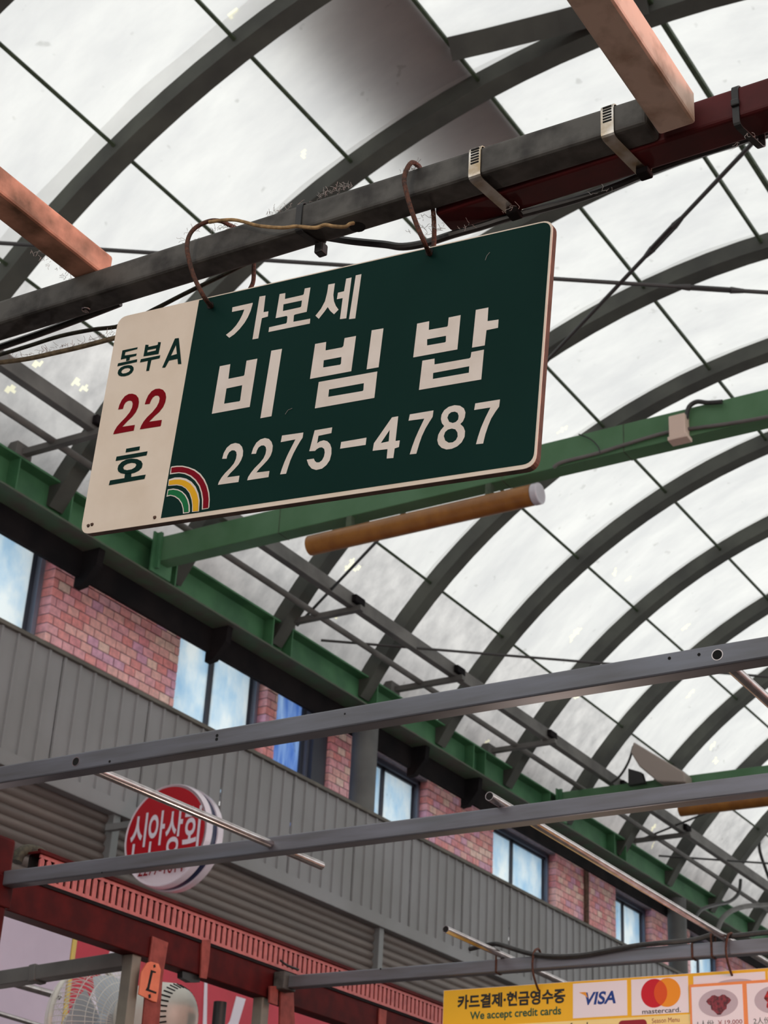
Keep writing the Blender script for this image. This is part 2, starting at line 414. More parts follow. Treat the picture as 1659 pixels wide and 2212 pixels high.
# ---- windows
def window(n, x0, x1, mull, film='window_film', dark_right=False):
    y = WY + .09; z0, z1 = 3.75, (4.92 if n < 4 else 4.69)
    m = MB()
    for a, b in ((x0, x0+.035), (x1-.035, x1)): m.box(a, b, y-.02, y+.06, z0, z1)
    m.box(x0, x1, y-.02, y+.06, z1-.03, z1+.01); m.box(x0, x1, y-.02, y+.06, z0-.03, z0)
    w = tag(m.build('window_%d' % n, 'jamb_metal'), kind='structure')
    xs = [x0+.035] + mull + [x1-.035]
    for i in range(len(xs)-1):
        a, b = xs[i], xs[i+1]
        mm = MB(); d = .035
        mm.box(a, a+.028, y+.005+.02*(i % 2), y+.04, z0, z1-.03); mm.box(b-d-.01, b, y+.005+.02*(i % 2), y+.04, z0, z1-.03); mm.box(a, b, y+.005, y+.04, z1-.055, z1-.03)
        s = mm.build('sash', 'sash_dark', w)
        mm = MB(); mm.box(a+.028, b-d-.01, y+.022, y+.028, z0, z1-.055); mm.build('pane', film, s)
    if dark_right:
        mm = MB(); mm.box(x1, x1+.2, y-.06, y+.06, z0, z1+.02); mm.build('dark_post', 'sash_dark', w)
window(1, 5.9, 7.47, [6.7])
window(2, 8.89, 9.985, [9.42])
window(3, 10.16, 10.72, [], 'window_film_blue', True)
window(4, 11.63, 12.495, [11.93])
window(5, 13.77, 15.07, [14.34])
window(6, 16.54, 17.48, [16.95])
window(7, 18.62, 19.58, [19.1])
# ---- dark gutter board hung on the girder in front of the wall, with bracket arms under it; daylight falls behind it
m = MB(); m.box(4.0, 27, 7.192, 7.225, 4.535, 4.76); sof = tag(m.build('trim_1', 'soffit_dark'), kind='structure')
for q in ((168,1266),(450,1427),(884,1684),(1000,1760)):
    p = at(q[0], q[1], 'y', 7.225); m = MB()
    m.prism([(p.x-.03, 7.05, 4.72), (p.x-.03, 7.235, 4.72), (p.x-.03, 7.235, 4.465), (p.x-.03, 7.16, 4.475), (p.x-.03, 7.06, 4.60)], (.06, 0, 0)); m.build('bracket_arm', 'soffit_dark', sof)

# ---- corrugated fascia over the shutters
fas = empty('trim_2', (13, 6.9, 2.985), kind='structure')
m = MB(); m.box(4.5, 27, 6.885, 6.985, 3.796, 3.824); m.build('fascia_cap', 'cladding_cap', fas, bevel=.004)
m = MB(); m.box(4.5, 27, 6.93, WY, 3.74, 3.775); m.build('canopy_deck', 'bounce_white', fas)  # hidden from view; made white to bounce light up onto the bricks
m = MB(); m.box(4.5, 27, 6.889, 6.897, 2.985, 3.07); m.box(4.5, 27, 6.889, 6.985, 2.98, 2.986); m.build('bottom_flashing', 'cladding', fas)
PIT = .1405
def sheet():
    m = MB(); prof = []
    for i in range(6):
        x = i*PIT
        prof += [(x+.002, .014), (x+.006, .001), (x+.022, .001), (x+.028, .014), (x+PIT-.001, .014)]
    prof[-1] = (6*PIT-.004, .014)
    vs = []
    for x, d in prof: vs += [(x, 6.90+d, 3.0), (x, 6.90+d, 3.80)]
    m.add(vs, [(2*i, 2*i+2, 2*i+3, 2*i+1) for i in range(len(prof)-1)]); return m
s0 = None; x = 7.101 - 6*PIT*3
while x < 26:
    if s0 is None:
        s0 = sheet().build('cladding_sheet', 'cladding', fas, origin=(0, 6.9, 3.0)); s0.location = Vector((x, 6.9, 3.0)) - org(fas)
    else: copy(s0, (x, 6.9, 3.0), fas)
    x += 6*PIT

# ---- opposite side of the arcade, outside the view
m = MB(); m.box(-14, 28, -2.3, -2.0, -EYE, 2.1); tag(m.build('wall_right', 'wall_plain'), kind='structure')

# ================================================================== STEEL UNDER THE ROOF
def girder(yf, sgn, label):
    y0, y1 = yf, yf + .2*sgn
    g = empty('eaves_girder', (13, (y0+y1)/2, 4.72), label, 'girder')
    a, b = min(y0, y1), max(y0, y1)
    m = MB(); m.box(-4, 27, a, b, 4.72, 4.734); m.build('bottom_flange', 'flange_green', g, bevel=.002)
    m = MB(); m.box(-4, 27, a, b, 4.955, 4.97); m.build('top_flange', 'girder_green', g, bevel=.002)
    m = MB(); m.box(-4, 27, (a+b)/2-.005, (a+b)/2+.005, 4.734, 4.955); m.build('web', 'girder_green', g)
    return g
gl = girder(7.0, 1, 'long green steel girder running along the brick wall under the vault')
for q in ((38,1010),(150,1100),(378,1235),(588,1350),(628,1382),(812,1500),(1020,1640),(1045,1655),(1185,1742),(1325,1830),(1350,1845)):
    p = at(q[0], q[1], 'y', 7.02); m = MB(); m.box(p.x-.006, p.x+.006, 7.004, 7.094, 4.734, 4.955); m.build('stiffener', 'girder_green', gl)
girder(-1.05, -1, 'green steel girder on the opposite side of the arcade')
# columns
for X, lab in ((10.83, 'grey pipe column in front of the brick wall, nearer the hanging sign'), (17.25, 'grey pipe column at the far end of the brick wall')):
    m = MB(); m.cyl((X, 7.1, -EYE), (X, 7.1, 4.72), .105, 24); tag(m.build('column', 'column_grey', smooth=True), lab, 'column')
# longitudinal chord, catwalk pipe and arms
m = MB(); m.box(-2, 27, 6.44, 6.50, 5.035, 5.14); ch = tag(m.build('edge_chord', 'chord_grey', bevel=.003), 'flat grey steel member running lengthwise just inside the green girder', 'beam')
m = MB(); m.cyl((-2, 6.77, 5.03), (27, 6.77, 5.03), .024, 12); tag(m.build('edge_pipe', 'chord_grey', smooth=True), 'thin grey pipe running lengthwise between the green girder and the flat grey member', 'pipe')
for i, (X, lab) in enumerate(((6.58, 'short dark arm off the green girder left of the hanging sign'), (9.55, 'short dark arm off the green girder, first one right of the hanging sign'), (11.10, 'short dark arm off the green girder, second one right of the hanging sign'), (12.79, 'short dark arm off the green girder near the flood light'), (14.35, 'short dark arm off the green girder, fourth one right of the hanging sign'), (15.9, 'short dark arm off the green girder, farthest one right of the hanging sign'))):
    a = empty('outrigger_arm', (X, 6.8, 4.97), lab, 'arm', 'arms off the girder')
    m = MB(); m.bar((X, 7.08, 5.0), (X+.04, 6.38, 5.022), .05, .04); m.build('arm', 'chord_grey', a)
    m = MB(); m.box(X-.07, X+.07, 7.0, 7.14, 4.97, 5.06); m.build('gusset', 'chord_grey', a, bevel=.004)
    m = MB(); m.box(X-.02, X+.11, 6.40, 6.44, 5.06, 5.12); m.build('clip', 'soffit_dark', a, bevel=.006)
# cross beams
def cross(X, lab, joints):
    c = empty('cross_beam', (X, YC, 4.82), lab, 'beam', 'green cross beams')
    m = MB(); m.box(X-.075, X+.045, -1.1, 6.995, 4.82, 5.005); m.build('beam', 'beam_green', c, bevel=.004)
    m = MB(); m.box(X-.10, X-.075, 6.95, 7.0, 4.76, 5.03); m.box(X-.13, X+.09, 6.985, 7.0, 4.735, 5.03); m.build('end_plate', 'girder_green', c, bevel=.002)
    for y in joints:
        m = MB(); m.box(X-.0765, X+.0465, y-.003, y+.003, 4.8185, 5.0065); m.build('seam', 'purlin_green', c)
    return c
cb1 = cross(8.005, 'green cross beam directly behind the hanging sign', [at(606,1100,'x',7.93).y, at(1085,1010,'x',7.93).y, at(1347,940,'x',7.93).y])
cb2 = cross(14.20, 'farther green cross beam seen just above a horizontal steel rail', [])
# tie rods of the roof bracing
def rod(p0, p1, tb, lab):
    p0, p1 = Vector(p0), Vector(p1); r = empty('tie_rod', (p0+p1)/2, lab, 'rod', 'roof bracing rods')
    m = MB(); m.cyl(p0, p1, .011, 8); m.build('rod', 'rod_black', r, smooth=True)
    for q in tb:
        d = (p1-p0).normalized(); c = p0 + d*((q-p0).dot(d)); a, b = m.frame(d)
        mm = MB()
        for s in (-1, 1): mm.bar(c - d*.12 + a*s*.014, c + d*.12 + a*s*.014, .006, .012)
        for s in (-1, 1): mm.cyl(c + d*s*.105, c + d*s*.175, .019, 10, .012)
        mm.build('turnbuckle', 'rod_black', r)
    return r
ZR = 5.05
A1, A2 = at(0,525,'z',ZR), at(1659,632,'z',ZR); da = (A2-A1)/(A2.y-A1.y)
rod(A1+da*(7.05-A1.y), A1+da*(-1.1-A1.y), [at(1535,622,'z',ZR)], 'thin dark brace rod passing behind the right edge of the hanging sign, nearly level')
B1, B2 = at(632,1362,'z',ZR), at(1615,320,'z',ZR); db = (B2-B1)/(B2.y-B1.y)
rod(B1+db*(7.05-B1.y), B1+db*(-1.1-B1.y), [at(1428,512,'z',ZR)], 'thin dark brace rod rising steeply to the upper right with a turnbuckle')
C1, C2 = at(668,1381,'z',ZR), at(1659,1462,'z',ZR); dc = (C2-C1)/(C2.y-C1.y)
rod(C1+dc*(7.05-C1.y), C1+dc*(-1.1-C1.y), [], 'thin dark brace rod passing behind the upper bright steel rail')
D1, D2 = at(1366,1821,'z',ZR), at(1504,1765,'z',ZR); dd = (D2-D1)/(D2.y-D1.y)
rod(D1+dd*(7.05-D1.y), D1+dd*(-1.1-D1.y), [], 'thin dark brace rod beneath the farther brown tube light')
E1, E2 = at(1399,1847,'z',ZR), at(1659,1865,'z',ZR); de = (E2-E1)/(E2.y-E1.y)
rod(E1+de*(7.05-E1.y), E1+de*(-1.1-E1.y), [], 'thin dark brace rod leaving the green girder at the far right')
# brown tube lights under the cross beams
def tubelight(X, y0, y1, lab):
    t = empty('tube_light', (X, (y0+y1)/2, 4.62), lab, 'light', 'brown tube lights')
    m = MB(); m.cyl((X, y0, 4.682), (X, y1+.05, 4.682), .066, 28); m.build('tube', 'tube_brown', t, smooth=True)
    m = MB(); m.cyl((X, y1+.05, 4.682), (X, y1, 4.682), .068, 28); m.build('end_cap', 'tube_cap', t, smooth=True, bevel=.008)
    for y in (y0-.3, y1+.35):
        m = MB(); m.box(X-.02, X+.02, y-.02, y+.02, 4.745, 4.821); m.build('hanger', 'purlin_green', t)
tubelight(7.95, 5.72, 4.06, 'brown cylindrical tube light with clear end cap under the nearer green cross beam')
tubelight(14.1, 5.74, 4.06, 'brown cylindrical tube light below the farther cross beam, cut by the right edge')
# junction box and its cable on the near cross beam
jb = empty('junction_box', (7.9, 3.14, 4.78), 'small beige junction box on the green cross beam at right', 'box')
m = MB(); m.box(7.86, 7.93, 3.10, 3.20, 4.80, 4.94); m.build('body', 'box_beige', jb, bevel=.006)
m = MB(); m.box(7.85, 7.93, 3.085, 3.205, 4.775, 4.80); m.build('lip', 'box_beige', jb, bevel=.004)
m = MB(); m.tube(smoothpath([at(*q, 'x', 7.9) for q in ((1482,905),(1488,880),(1505,868),(1530,870),(1560,868))]), .014, 8)
tag(m.build('cable_loop', 'black_cable', smooth=True), 'black cable loop rising over the cross beam from the beige box', 'cable')
m = MB(); m.tube(smoothpath([at(*q, 'x', 7.915) for q in ((1195,1010),(1215,998),(1280,982),(1345,962),(1400,945),(1450,932),(1500,925),(1580,914),(1659,900),(1800,868))]), .011, 8)
tag(m.build('beam_cable', 'chord_grey', smooth=True), 'dusty grey cable along the face of the green cross beam', 'cable')
m = MB(); m.tube(smoothpath([at(*q, 'x', 7.905) for q in ((1250,938),(1275,948),(1292,965),(1296,978))]), .004, 6)
tag(m.build('wire_tail', 'black_cable', smooth=True), 'thin dark wire tail curling on the green cross beam', 'wire')
# flood light on the far cross beam
fl = empty('flood_light', (14.0, 5.9, 5.0), 'grey tilted flood light hood on the far cross beam', 'light')
p = [at(1368,1602,'x',13.95), at(1478,1668,'x',13.95), at(1480,1690,'x',13.95), at(1420,1688,'x',13.95), at(1380,1655,'x',13.95), at(1362,1625,'x',13.95)]
m = MB(); m.prism(p, (.28, 0, 0)); m.build('hood', 'hood_grey', fl, bevel=.012)
m = MB(); q = [at(1357,1660,'x',13.98), at(1385,1668,'x',13.98), at(1392,1690,'x',13.98), at(1357,1696,'x',13.98)]; m.prism(q, (.06, 0, 0)); m.build('bracket', 'black', fl)
m = MB(); m.tube(smoothpath([at(*q, 'x', 13.97) for q in ((1368,1612),(1358,1645),(1340,1675),(1320,1692))]), .012, 8); m.build('lead', 'black_cable', fl, smooth=True)
# loose cables at the far right
m = MB(); m.tube(smoothpath([at(*q, 'y', 6.6) for q in ((1645,1780),(1640,1830),(1655,1880),(1670,1920))]), .02, 8); tag(m.build('hanging_cable', 'black_cable', smooth=True), 'black cable hanging from the roof at the far right edge', 'cable')
m = MB(); m.tube(smoothpath([at(*q, 'y', 6.75) for q in ((1600,1900),(1595,1930),(1575,1948),(1545,1955),(1515,1965),(1500,1985))]), .02, 8); tag(m.build('hanging_cable', 'black_cable', smooth=True), 'black cable looping beside the far end of the green girder', 'cable')
m = MB(); m.tube(smoothpath([at(*q, 'y', 6.6) for q in ((1549,2010),(1560,1985),(1580,1968),(1610,1958),(1640,1956),(1675,1954)) ]), .028, 8); tag(m.build('conduit', 'chord_grey', smooth=True), 'grey bent conduit curving off the far end of the green girder', 'conduit')

# ================================================================== SHOPFRONT BELOW THE FASCIA
GX = [4.7, 7.80, 10.96, 14.10, 17.26, 20.4]
names = ('ribbed roller shutter at the far left behind the red beam', 'ribbed roller shutter below the round red sign', 'ribbed roller shutter right of the round red sign, above the menu board', 'ribbed roller shutter in the distance behind the menu board', 'ribbed roller shutter farthest along the fascia')
def slat(w):
    m = MB(); pr = []
    for i in range(6):
        a = math.pi*i/5; pr.append((6.972 - .014*math.sin(a), .004 + .056*i/5))
    vs = []
    for y, z in pr: vs += [(0, y, z), (w, y, z)]
    vs += [(0, 6.978, 0), (w, 6.978, 0), (0, 6.978, .062), (w, 6.978, .062)]
    m.add(vs, [(2*i, 2*i+1, 2*i+3, 2*i+2) for i in range(5)] + [(12, 13, 1, 0), (10, 11, 15, 14)]); return m
for i in range(5):
    x0, x1 = GX[i]+.05, GX[i+1]-.05
    r = empty('roller_shutter', ((x0+x1)/2, 6.97, 1.0), names[i], 'shutter', 'roller shutters')
    s0 = None
    for k in range(18):
        z = 2.925 - .0625*k
        if s0 is None:
            s0 = slat(x1-x0).build('slat', 'shutter_slat', r, smooth=True, origin=(0,6.97,0)); s0.location = Vector((x0, 6.97, z)) - org(r)
        else: copy(s0, (x0, 6.97, z), r)
    m = MB(); m.box(x0, x1, 6.98, 6.986, 1.0, 2.985); m.build('backing', 'soffit_dark', r)
    m = MB(); m.box(x1-.005, x1+.06, 6.915, 6.985, 1.0, 3.06); m.build('guide_rail', 'guide_grey', r, bevel=.004)
# lower shop boards
b = empty('shop_board', (6.3, 6.85, .9), 'plain pale lavender shop board behind the red post', 'signboard')
m = MB(); m.box(4.0, 7.435, 6.84, 6.90, .6, 2.16); m.build('panel', 'lavender', b, bevel=.005)
b = empty('shop_board', (8.9, 6.85, .9), 'red shop board with white letters and gold edge behind the fan', 'signboard')
m = MB(); m.box(7.47, 11.5, 6.85, 6.91, .6, 2.30); m.build('panel', 'board_red', b, bevel=.005)
m = MB(); m.box(7.440, 7.475, 6.835, 6.91, .6, 2.30); m.build('gold_edge', 'gold_trim', b, bevel=.006)
for poly in ([(238,2052),(250,2052),(268,2125),(300,2180),(275,2205),(240,2140),(210,2190),(165,2215),(190,2160),(215,2110)],
             [(441,2118),(447,2120),(445,2260),(436,2260)], [(510,2152),(530,2158),(514,2212),(496,2250),(478,2236),(496,2205)]):
    m = MB(); m.prism([at(*q, 'y', 6.849) for q in poly], (0, -.004, 0)); m.build('letter', 'board_white', b)
# round projecting sign
rs = empty('round_sign', (7.66, 6.36, 2.42), 'round red and white double-sided shop sign projecting from the grey fascia', 'sign')
cy, cz, RR = 6.366, 2.75, .315
def disc(x, r, n=56): return [(x, cy + r*math.cos(2*math.pi*i/n), cz + r*math.sin(2*math.pi*i/n)) for i in range(n)]
m = MB(); m.loft([disc(7.615, RR-.02), disc(7.60, RR-.006), disc(7.612, RR), disc(7.645, RR+.004)]); m.build('front_shell', 'round_white', rs, smooth=True)
m = MB(); m.loft([disc(7.64, RR-.006), disc(7.705, RR-.006)]); m.build('navy_band', 'navy', rs, smooth=True)
m = MB(); m.loft([disc(7.70, RR+.004), disc(7.755, RR), disc(7.765, RR-.02)]); m.build('rear_shell', 'round_white', rs, smooth=True)
yb = -.135
arc = []
for i in range(61):
    a = math.asin(yb/(RR-.022)); t = a + (math.pi - 2*a)*i/60
    arc.append((cy - (RR-.022)*math.cos(t), cz + (RR-.022)*math.sin(t)))
m = MB(); m.prism([(7.600, y, z) for y, z in arc], (-.003, 0, 0)); m.build('red_face', 'round_red', rs)
U, Wv, Nn = Vector((0,-1,0)), Vector((0,0,1)), Vector((-1,0,0))
O = Vector((7.597, cy, cz))
for i, c in enumerate('신안상회'):
    type_on(c, 'letter', 'board_white', rs, O, U, Wv, Nn, -.262+i*.134, -.13, -.138+i*.134, .15, .004, bold=.014)
type_on('2277-1014', 'phone_number', 'signred', rs, O, U, Wv, Nn, -.17, -.242, .17, -.172, .006, bold=.015)
m = MB(); m.box(7.66, 7.70, cy+.30, 6.90, cz+.1, cz+.14); m.box(7.66, 7.70, cy+.30, 6.90, cz-.14, cz-.1); m.build('wall_bracket', 'guide_grey', rs)

# outlines of the hanging sign's lettering, tenths of a millimetre on the board
SIGN = [('letter_ga','cream',[[[(2019,2956),(2342,2957),(2343,2942),(2324,2838),(2291,2752),(2251,2681),(2184,2603),(2108,2539),(2032,2502),(1972,2557),(2056,2608),(2118,2668),(2165,2738),(2198,2811),(2219,2883),(2022,2887)]],[[(2439,3029),(2534,3024),(2534,2779),(2611,2775),(2612,2699),(2520,2693),(2502,2402),(2411,2405)]]]),('letter_bo','cream',[[[(2757,2998),(2846,2995),(2851,2906),(3122,2908),(3137,2918),(3143,2998),(3230,2996),(3214,2645),(3038,2642),(3022,2635),(3024,2539),(3280,2533),(3282,2462),(2652,2465),(2654,2533),(2914,2538),(2923,2553),(2923,2631),(2908,2648),(2739,2649)],[(2837,2831),(3120,2829),(3119,2746),(3109,2733),(2841,2732)]]]),('letter_se','cream',[[[(3502,2979),(3600,2976),(3594,2809),(3614,2715),(3648,2643),(3696,2577),(3636,2523),(3575,2582),(3528,2649),(3487,2593),(3411,2504),(3355,2560),(3428,2644),(3477,2743),(3497,2868)]],[[(3764,3007),(3844,3008),(3826,2427),(3732,2435),(3741,2733),(3655,2735),(3661,2827),(3751,2829)]],[[(3904,3025),(3987,3025),(3960,2399),(3868,2407)]]]),('letter_bi','cream',[[[(1939,2104),(2105,2104),(2105,1892),(2342,1893),(2352,1904),(2359,2107),(2527,2105),(2499,1425),(1911,1426)],[(2094,1756),(2339,1760),(2336,1545),(2325,1534),(2087,1540)]],[[(2732,2181),(2896,2176),(2855,1236),(2687,1235)]]]),('letter_bim','cream',[[[(3397,2149),(3561,2146),(3565,2026),(3808,2023),(3824,2041),(3831,2148),(3997,2146),(3978,1661),(3376,1663)],[(3554,1890),(3812,1889),(3815,1798),(3804,1783),(3556,1790)]],[[(4219,2181),(4387,2175),(4368,1644),(4198,1646)]],[[(3513,1596),(4356,1589),(4348,1234),(3497,1236)],[(3678,1464),(4178,1462),(4180,1365),(4168,1357),(3678,1363)]]]),('letter_bap','cream',[[[(4862,2145),(5029,2145),(5032,2026),(5284,2020),(5292,2034),(5295,2142),(5457,2142),(5446,1683),(4846,1688)],[(5020,1901),(5277,1898),(5281,1823),(5272,1811),(5026,1816)]],[[(5659,2171),(5826,2169),(5826,1986),(5972,1978),(5971,1868),(5820,1866),(5810,1666),(5642,1669)]],[[(4978,1620),(5144,1617),(5149,1538),(5618,1532),(5632,1545),(5638,1610),(5804,1612),(5794,1223),(4963,1232)],[(5140,1426),(5623,1427),(5623,1342),(5142,1346)]]]),('numeral_two','cream',[[[(2168,756),(2182,834),(2220,903),(2277,941),(2345,948),(2409,925),(2456,878),(2481,819),(2485,751),(2468,693),(2435,637),(2381,584),(2321,532),(2282,485),(2472,481),(2468,395),(2155,401),(2163,438),(2196,495),(2243,549),(2316,612),(2363,666),(2385,724),(2388,778),(2376,820),(2345,845),(2303,852),(2265,832),(2243,788),(2238,747)]]]),('numeral_two','cream',[[[(2614,755),(2632,833),(2670,901),(2726,937),(2792,946),(2855,924),(2901,877),(2927,818),(2928,745),(2912,687),(2878,637),(2825,585),(2765,533),(2725,486),(2921,479),(2917,397),(2600,399),(2607,442),(2643,497),(2690,551),(2762,613),(2808,666),(2831,723),(2835,777),(2822,818),(2792,845),(2751,849),(2713,829),(2692,787),(2685,748)]]]),('numeral_seven','cream',[[[(3050,939),(3364,930),(3362,861),(3331,816),(3293,749),(3251,666),(3216,575),(3194,489),(3175,405),(3087,409),(3103,478),(3131,570),(3166,660),(3208,750),(3258,854),(3041,850)]]]),('numeral_five','cream',[[[(3529,933),(3782,933),(3778,856),(3593,849),(3585,748),(3621,770),(3678,776),(3731,755),(3775,711),(3801,653),(3809,575),(3795,494),(3754,435),(3695,397),(3612,391),(3545,419),(3494,474),(3458,551),(3560,550),(3579,515),(3607,492),(3646,487),(3682,509),(3705,555),(3711,608),(3698,657),(3662,685),(3624,686),(3587,670),(3566,651),(3482,660)]]]),('dash','cream',[[[(3933,713),(4289,715),(4286,620),(3927,625)]]]),('numeral_four','cream',[[[(4621,929),(4707,929),(4699,607),(4757,606),(4753,520),(4696,511),(4689,388),(4597,395),(4598,517),(4392,526),(4401,624)],[(4605,767),(4605,616),(4497,611)]]]),('numeral_seven','cream',[[[(4866,927),(5184,926),(5180,843),(5142,785),(5095,706),(5055,614),(5027,521),(4998,396),(4909,401),(4933,495),(4966,599),(5006,697),(5069,838),(4854,846)]]]),('numeral_eight','cream',[[[(5345,697),(5310,740),(5293,795),(5298,852),(5329,905),(5386,939),(5462,947),(5534,928),(5590,884),(5614,828),(5610,766),(5590,718),(5557,689),(5602,642),(5626,586),(5625,513),(5592,450),(5537,407),(5468,387),(5398,389),(5331,420),(5286,469),(5266,529),(5274,597),(5302,650)],[(5379,798),(5393,842),(5427,863),(5474,862),(5511,840),(5528,797),(5524,751),(5496,725),(5456,718),(5407,740)],[(5349,568),(5363,617),(5397,643),(5449,648),(5497,630),(5527,585),(5534,533),(5513,490),(5474,468),(5421,471),(5372,507)]]]),('numeral_seven','cream',[[[(5736,923),(6055,920),(6050,829),(6008,774),(5956,692),(5922,601),(5894,504),(5873,391),(5781,396),(5800,485),(5831,593),(5875,705),(5938,837),(5727,840)]]]),('letter_dong','signgreen',[[[(236,2661),(498,2659),(493,2633),(293,2623),(290,2573),(497,2563),(491,2530),(231,2521)]],[[(325,2537),(388,2537),(387,2481),(329,2479)]],[[(194,2472),(521,2473),(521,2432),(188,2427)]],[[(214,2316),(217,2360),(251,2397),(312,2414),(385,2411),(442,2393),(476,2362),(486,2322),(466,2282),(421,2255),(350,2247),(285,2258),(240,2279)],[(274,2321),(282,2352),(324,2370),(379,2368),(418,2351),(428,2329),(408,2305),(360,2293),(305,2297)]]]),('letter_bu','signgreen',[[[(627,2673),(682,2661),(683,2629),(824,2629),(842,2635),(840,2672),(890,2660),(878,2486),(622,2497)],[(678,2581),(823,2580),(821,2550),(677,2547)]],[[(585,2462),(912,2460),(908,2415),(578,2413)]],[[(711,2420),(770,2417),(756,2257),(709,2260)]]]),('letter_a','signgreen',[[[(1122,2671),(1187,2666),(1292,2259),(1236,2266),(1214,2350),(1074,2349),(1026,2255),(975,2263)],[(1155,2566),(1192,2426),(1095,2418)]]]),('numeral_two','signred',[[[(322,1756),(331,1819),(359,1889),(404,1941),(467,1963),(527,1956),(594,1927),(644,1872),(664,1806),(662,1736),(638,1670),(587,1608),(516,1554),(439,1483),(653,1476),(646,1394),(303,1394),(313,1439),(347,1500),(400,1553),(470,1612),(530,1680),(559,1745),(561,1800),(543,1838),(508,1857),(472,1860),(434,1843),(413,1809),(403,1752)]]]),('numeral_two','signred',[[[(769,1757),(781,1817),(806,1883),(854,1937),(912,1958),(979,1953),(1045,1923),(1093,1868),(1115,1802),(1112,1733),(1087,1664),(1036,1603),(966,1553),(886,1484),(1098,1476),(1094,1394),(1080,1387),(749,1395),(761,1444),(794,1504),(846,1561),(920,1619),(979,1686),(1006,1747),(1009,1801),(994,1835),(964,1854),(924,1858),(888,1837),(868,1802),(850,1751)]]]),('letter_ho','signgreen',[[[(566,1144),(794,1144),(793,1089),(565,1089)]],[[(421,1052),(935,1051),(926,994),(416,990)]],[[(470,867),(476,916),(521,960),(592,984),(684,985),(780,963),(850,926),(881,881),(878,827),(833,789),(768,769),(688,764),(605,776),(532,798),(489,829)],[(562,874),(578,901),(627,919),(695,922),(755,907),(780,881),(765,849),(712,827),(637,825),(582,843)]],[[(609,787),(715,777),(722,716),(610,715)]],[[(372,717),(961,716),(949,657),(363,650)]]]),('rainbow_outline','cream',[[[(1363,761),(1378,768),(1457,766),(1547,753),(1652,718),(1758,669),(1857,596),(1935,508),(1992,414),(2034,313),(2056,215),(2064,110),(2050,93),(1951,92),(1947,135),(1933,232),(1902,331),(1855,424),(1782,511),(1695,581),(1600,629),(1507,655),(1362,658)]],[[(1357,589),(1449,602),(1539,592),(1638,560),(1729,504),(1806,426),(1865,327),(1899,227),(1911,74),(1802,79),(1790,175),(1767,254),(1720,347),(1654,418),(1581,464),(1500,488),(1360,498)]],[[(1363,449),(1451,449),(1532,426),(1604,387),(1668,330),(1717,261),(1751,180),(1768,93),(1756,75),(1662,76),(1647,147),(1614,218),(1560,282),(1493,328),(1422,354),(1359,348)]]]),('rainbow_band','signred2',[[[(1376,749),(1459,748),(1550,735),(1649,702),(1750,652),(1842,584),(1916,501),(1975,407),(2016,311),(2041,217),(2049,103),(1968,104),(1955,229),(1923,333),(1873,431),(1797,523),(1710,593),(1608,644),(1505,669),(1382,675)]]]),('rainbow_band','signyellow',[[[(1366,568),(1454,572),(1544,561),(1631,532),(1716,480),(1787,409),(1844,320),(1882,224),(1899,83),(1816,86),(1803,173),(1777,263),(1730,353),(1658,427),(1579,477),(1498,501),(1373,509)]]]),('rainbow_band','signlime',[[[(1376,433),(1454,432),(1529,412),(1595,377),(1655,322),(1701,256),(1733,178),(1749,88),(1676,89),(1661,150),(1628,224),(1570,293),(1496,342),(1420,367),(1374,366)]]])]
# ================================================================== HANGING SIGN
SO = Vector((1.4454, 1.4101, .9452)); SU = Vector((.03628, -.99692, -.0696)); SV = Vector((-.05678, -.07159, .99582)); SN = Vector((-.9977, -.0322, -.0592))
SU.normalize(); SV = (SV - SU*SV.dot(SU)).normalized(); SN = SU.cross(SV).normalized()
def round_poly(c, r, n=6):
    out = []
    for i, p in enumerate(c):
        p = Vector((p[0], p[1], 0)); a = Vector((*c[i-1], 0)); b = Vector((*c[(i+1) % len(c)], 0)); rr = r[i] if isinstance(r, (list, tuple)) else r
        da = (a-p).normalized(); db = (b-p).normalized()
        if rr == 0: out.append((p.x, p.y)); continue
        for k in range(n+1):
            t = k/n; q = p + da*rr*(1-t)**2 + db*rr*t**2; out.append((q.x, q.y))
    return out
sg = empty('hanging_sign', SO + SU*.33, 'green and white Korean stall sign hanging on rusty wires from the dirty rail', 'sign')
outer = round_poly([(0,0), (.655,0), (.6619,.3202), (.0069,.3202)], .016)
def plate(poly, z0, z1, name, mt, parent):
    m = MB(); m.prism([SO + SU*x + SV*y + SN*z0 for x, y in poly], SN*(z1-z0)); return m.build(name, mt, parent)
plate(outer, -.011, -.001, 'board', 'sign_edge', sg)
plate(outer, -.001, 0, 'white_face', 'sign_white', sg)
gp = round_poly([(.1312,.0062), (.6520,.0052), (.6590,.3184), (.1443,.3186)], [0,.014,.014,0])
gf = plate(gp, 0, .0004, 'green_face', 'signgreen', sg)
for nm, colr, shapes in SIGN:
    m = MB()
    lift = {'signred2': .0011, 'signyellow': .0011, 'signlime': .0011}.get(colr, .0008 if colr == 'cream' else .0004)
    for cons in shapes:
        v, f = fill_mesh([[(a/10000, b/10000) for a, b in c] for c in cons], 0)
        m.add(on_plane(v, SO, SU, SV, SN, lift), f)
    m.build(nm, colr, sg)
for x, y in ((.1646,.3064), (.495,.3127)):
    m = MB(); c = SO + SU*x + SV*y + SN*.0006; m.cyl(c, c + SN*.0006, .0055, 14); m.build('wire_hole', 'bore', sg)
for x, y in ((.121,.0085), (.018,.012), (.012,.011)):
    m = MB(); c = SO + SU*x + SV*y; m.cyl(c, c + SN*.002, .0026, 10, .0015); m.build('rivet', 'sign_edge', sg)
def s_at(px, py, lift=.001):
    r = ray(px, py); t = (SO.dot(SN) + lift) / r.dot(SN); return r*t
m = MB(); m.tube([s_at(*q) for q in ((616,895),(622,886),(631,882))], .0004, 4); m.build('stuck_hair', 'lint', sg)
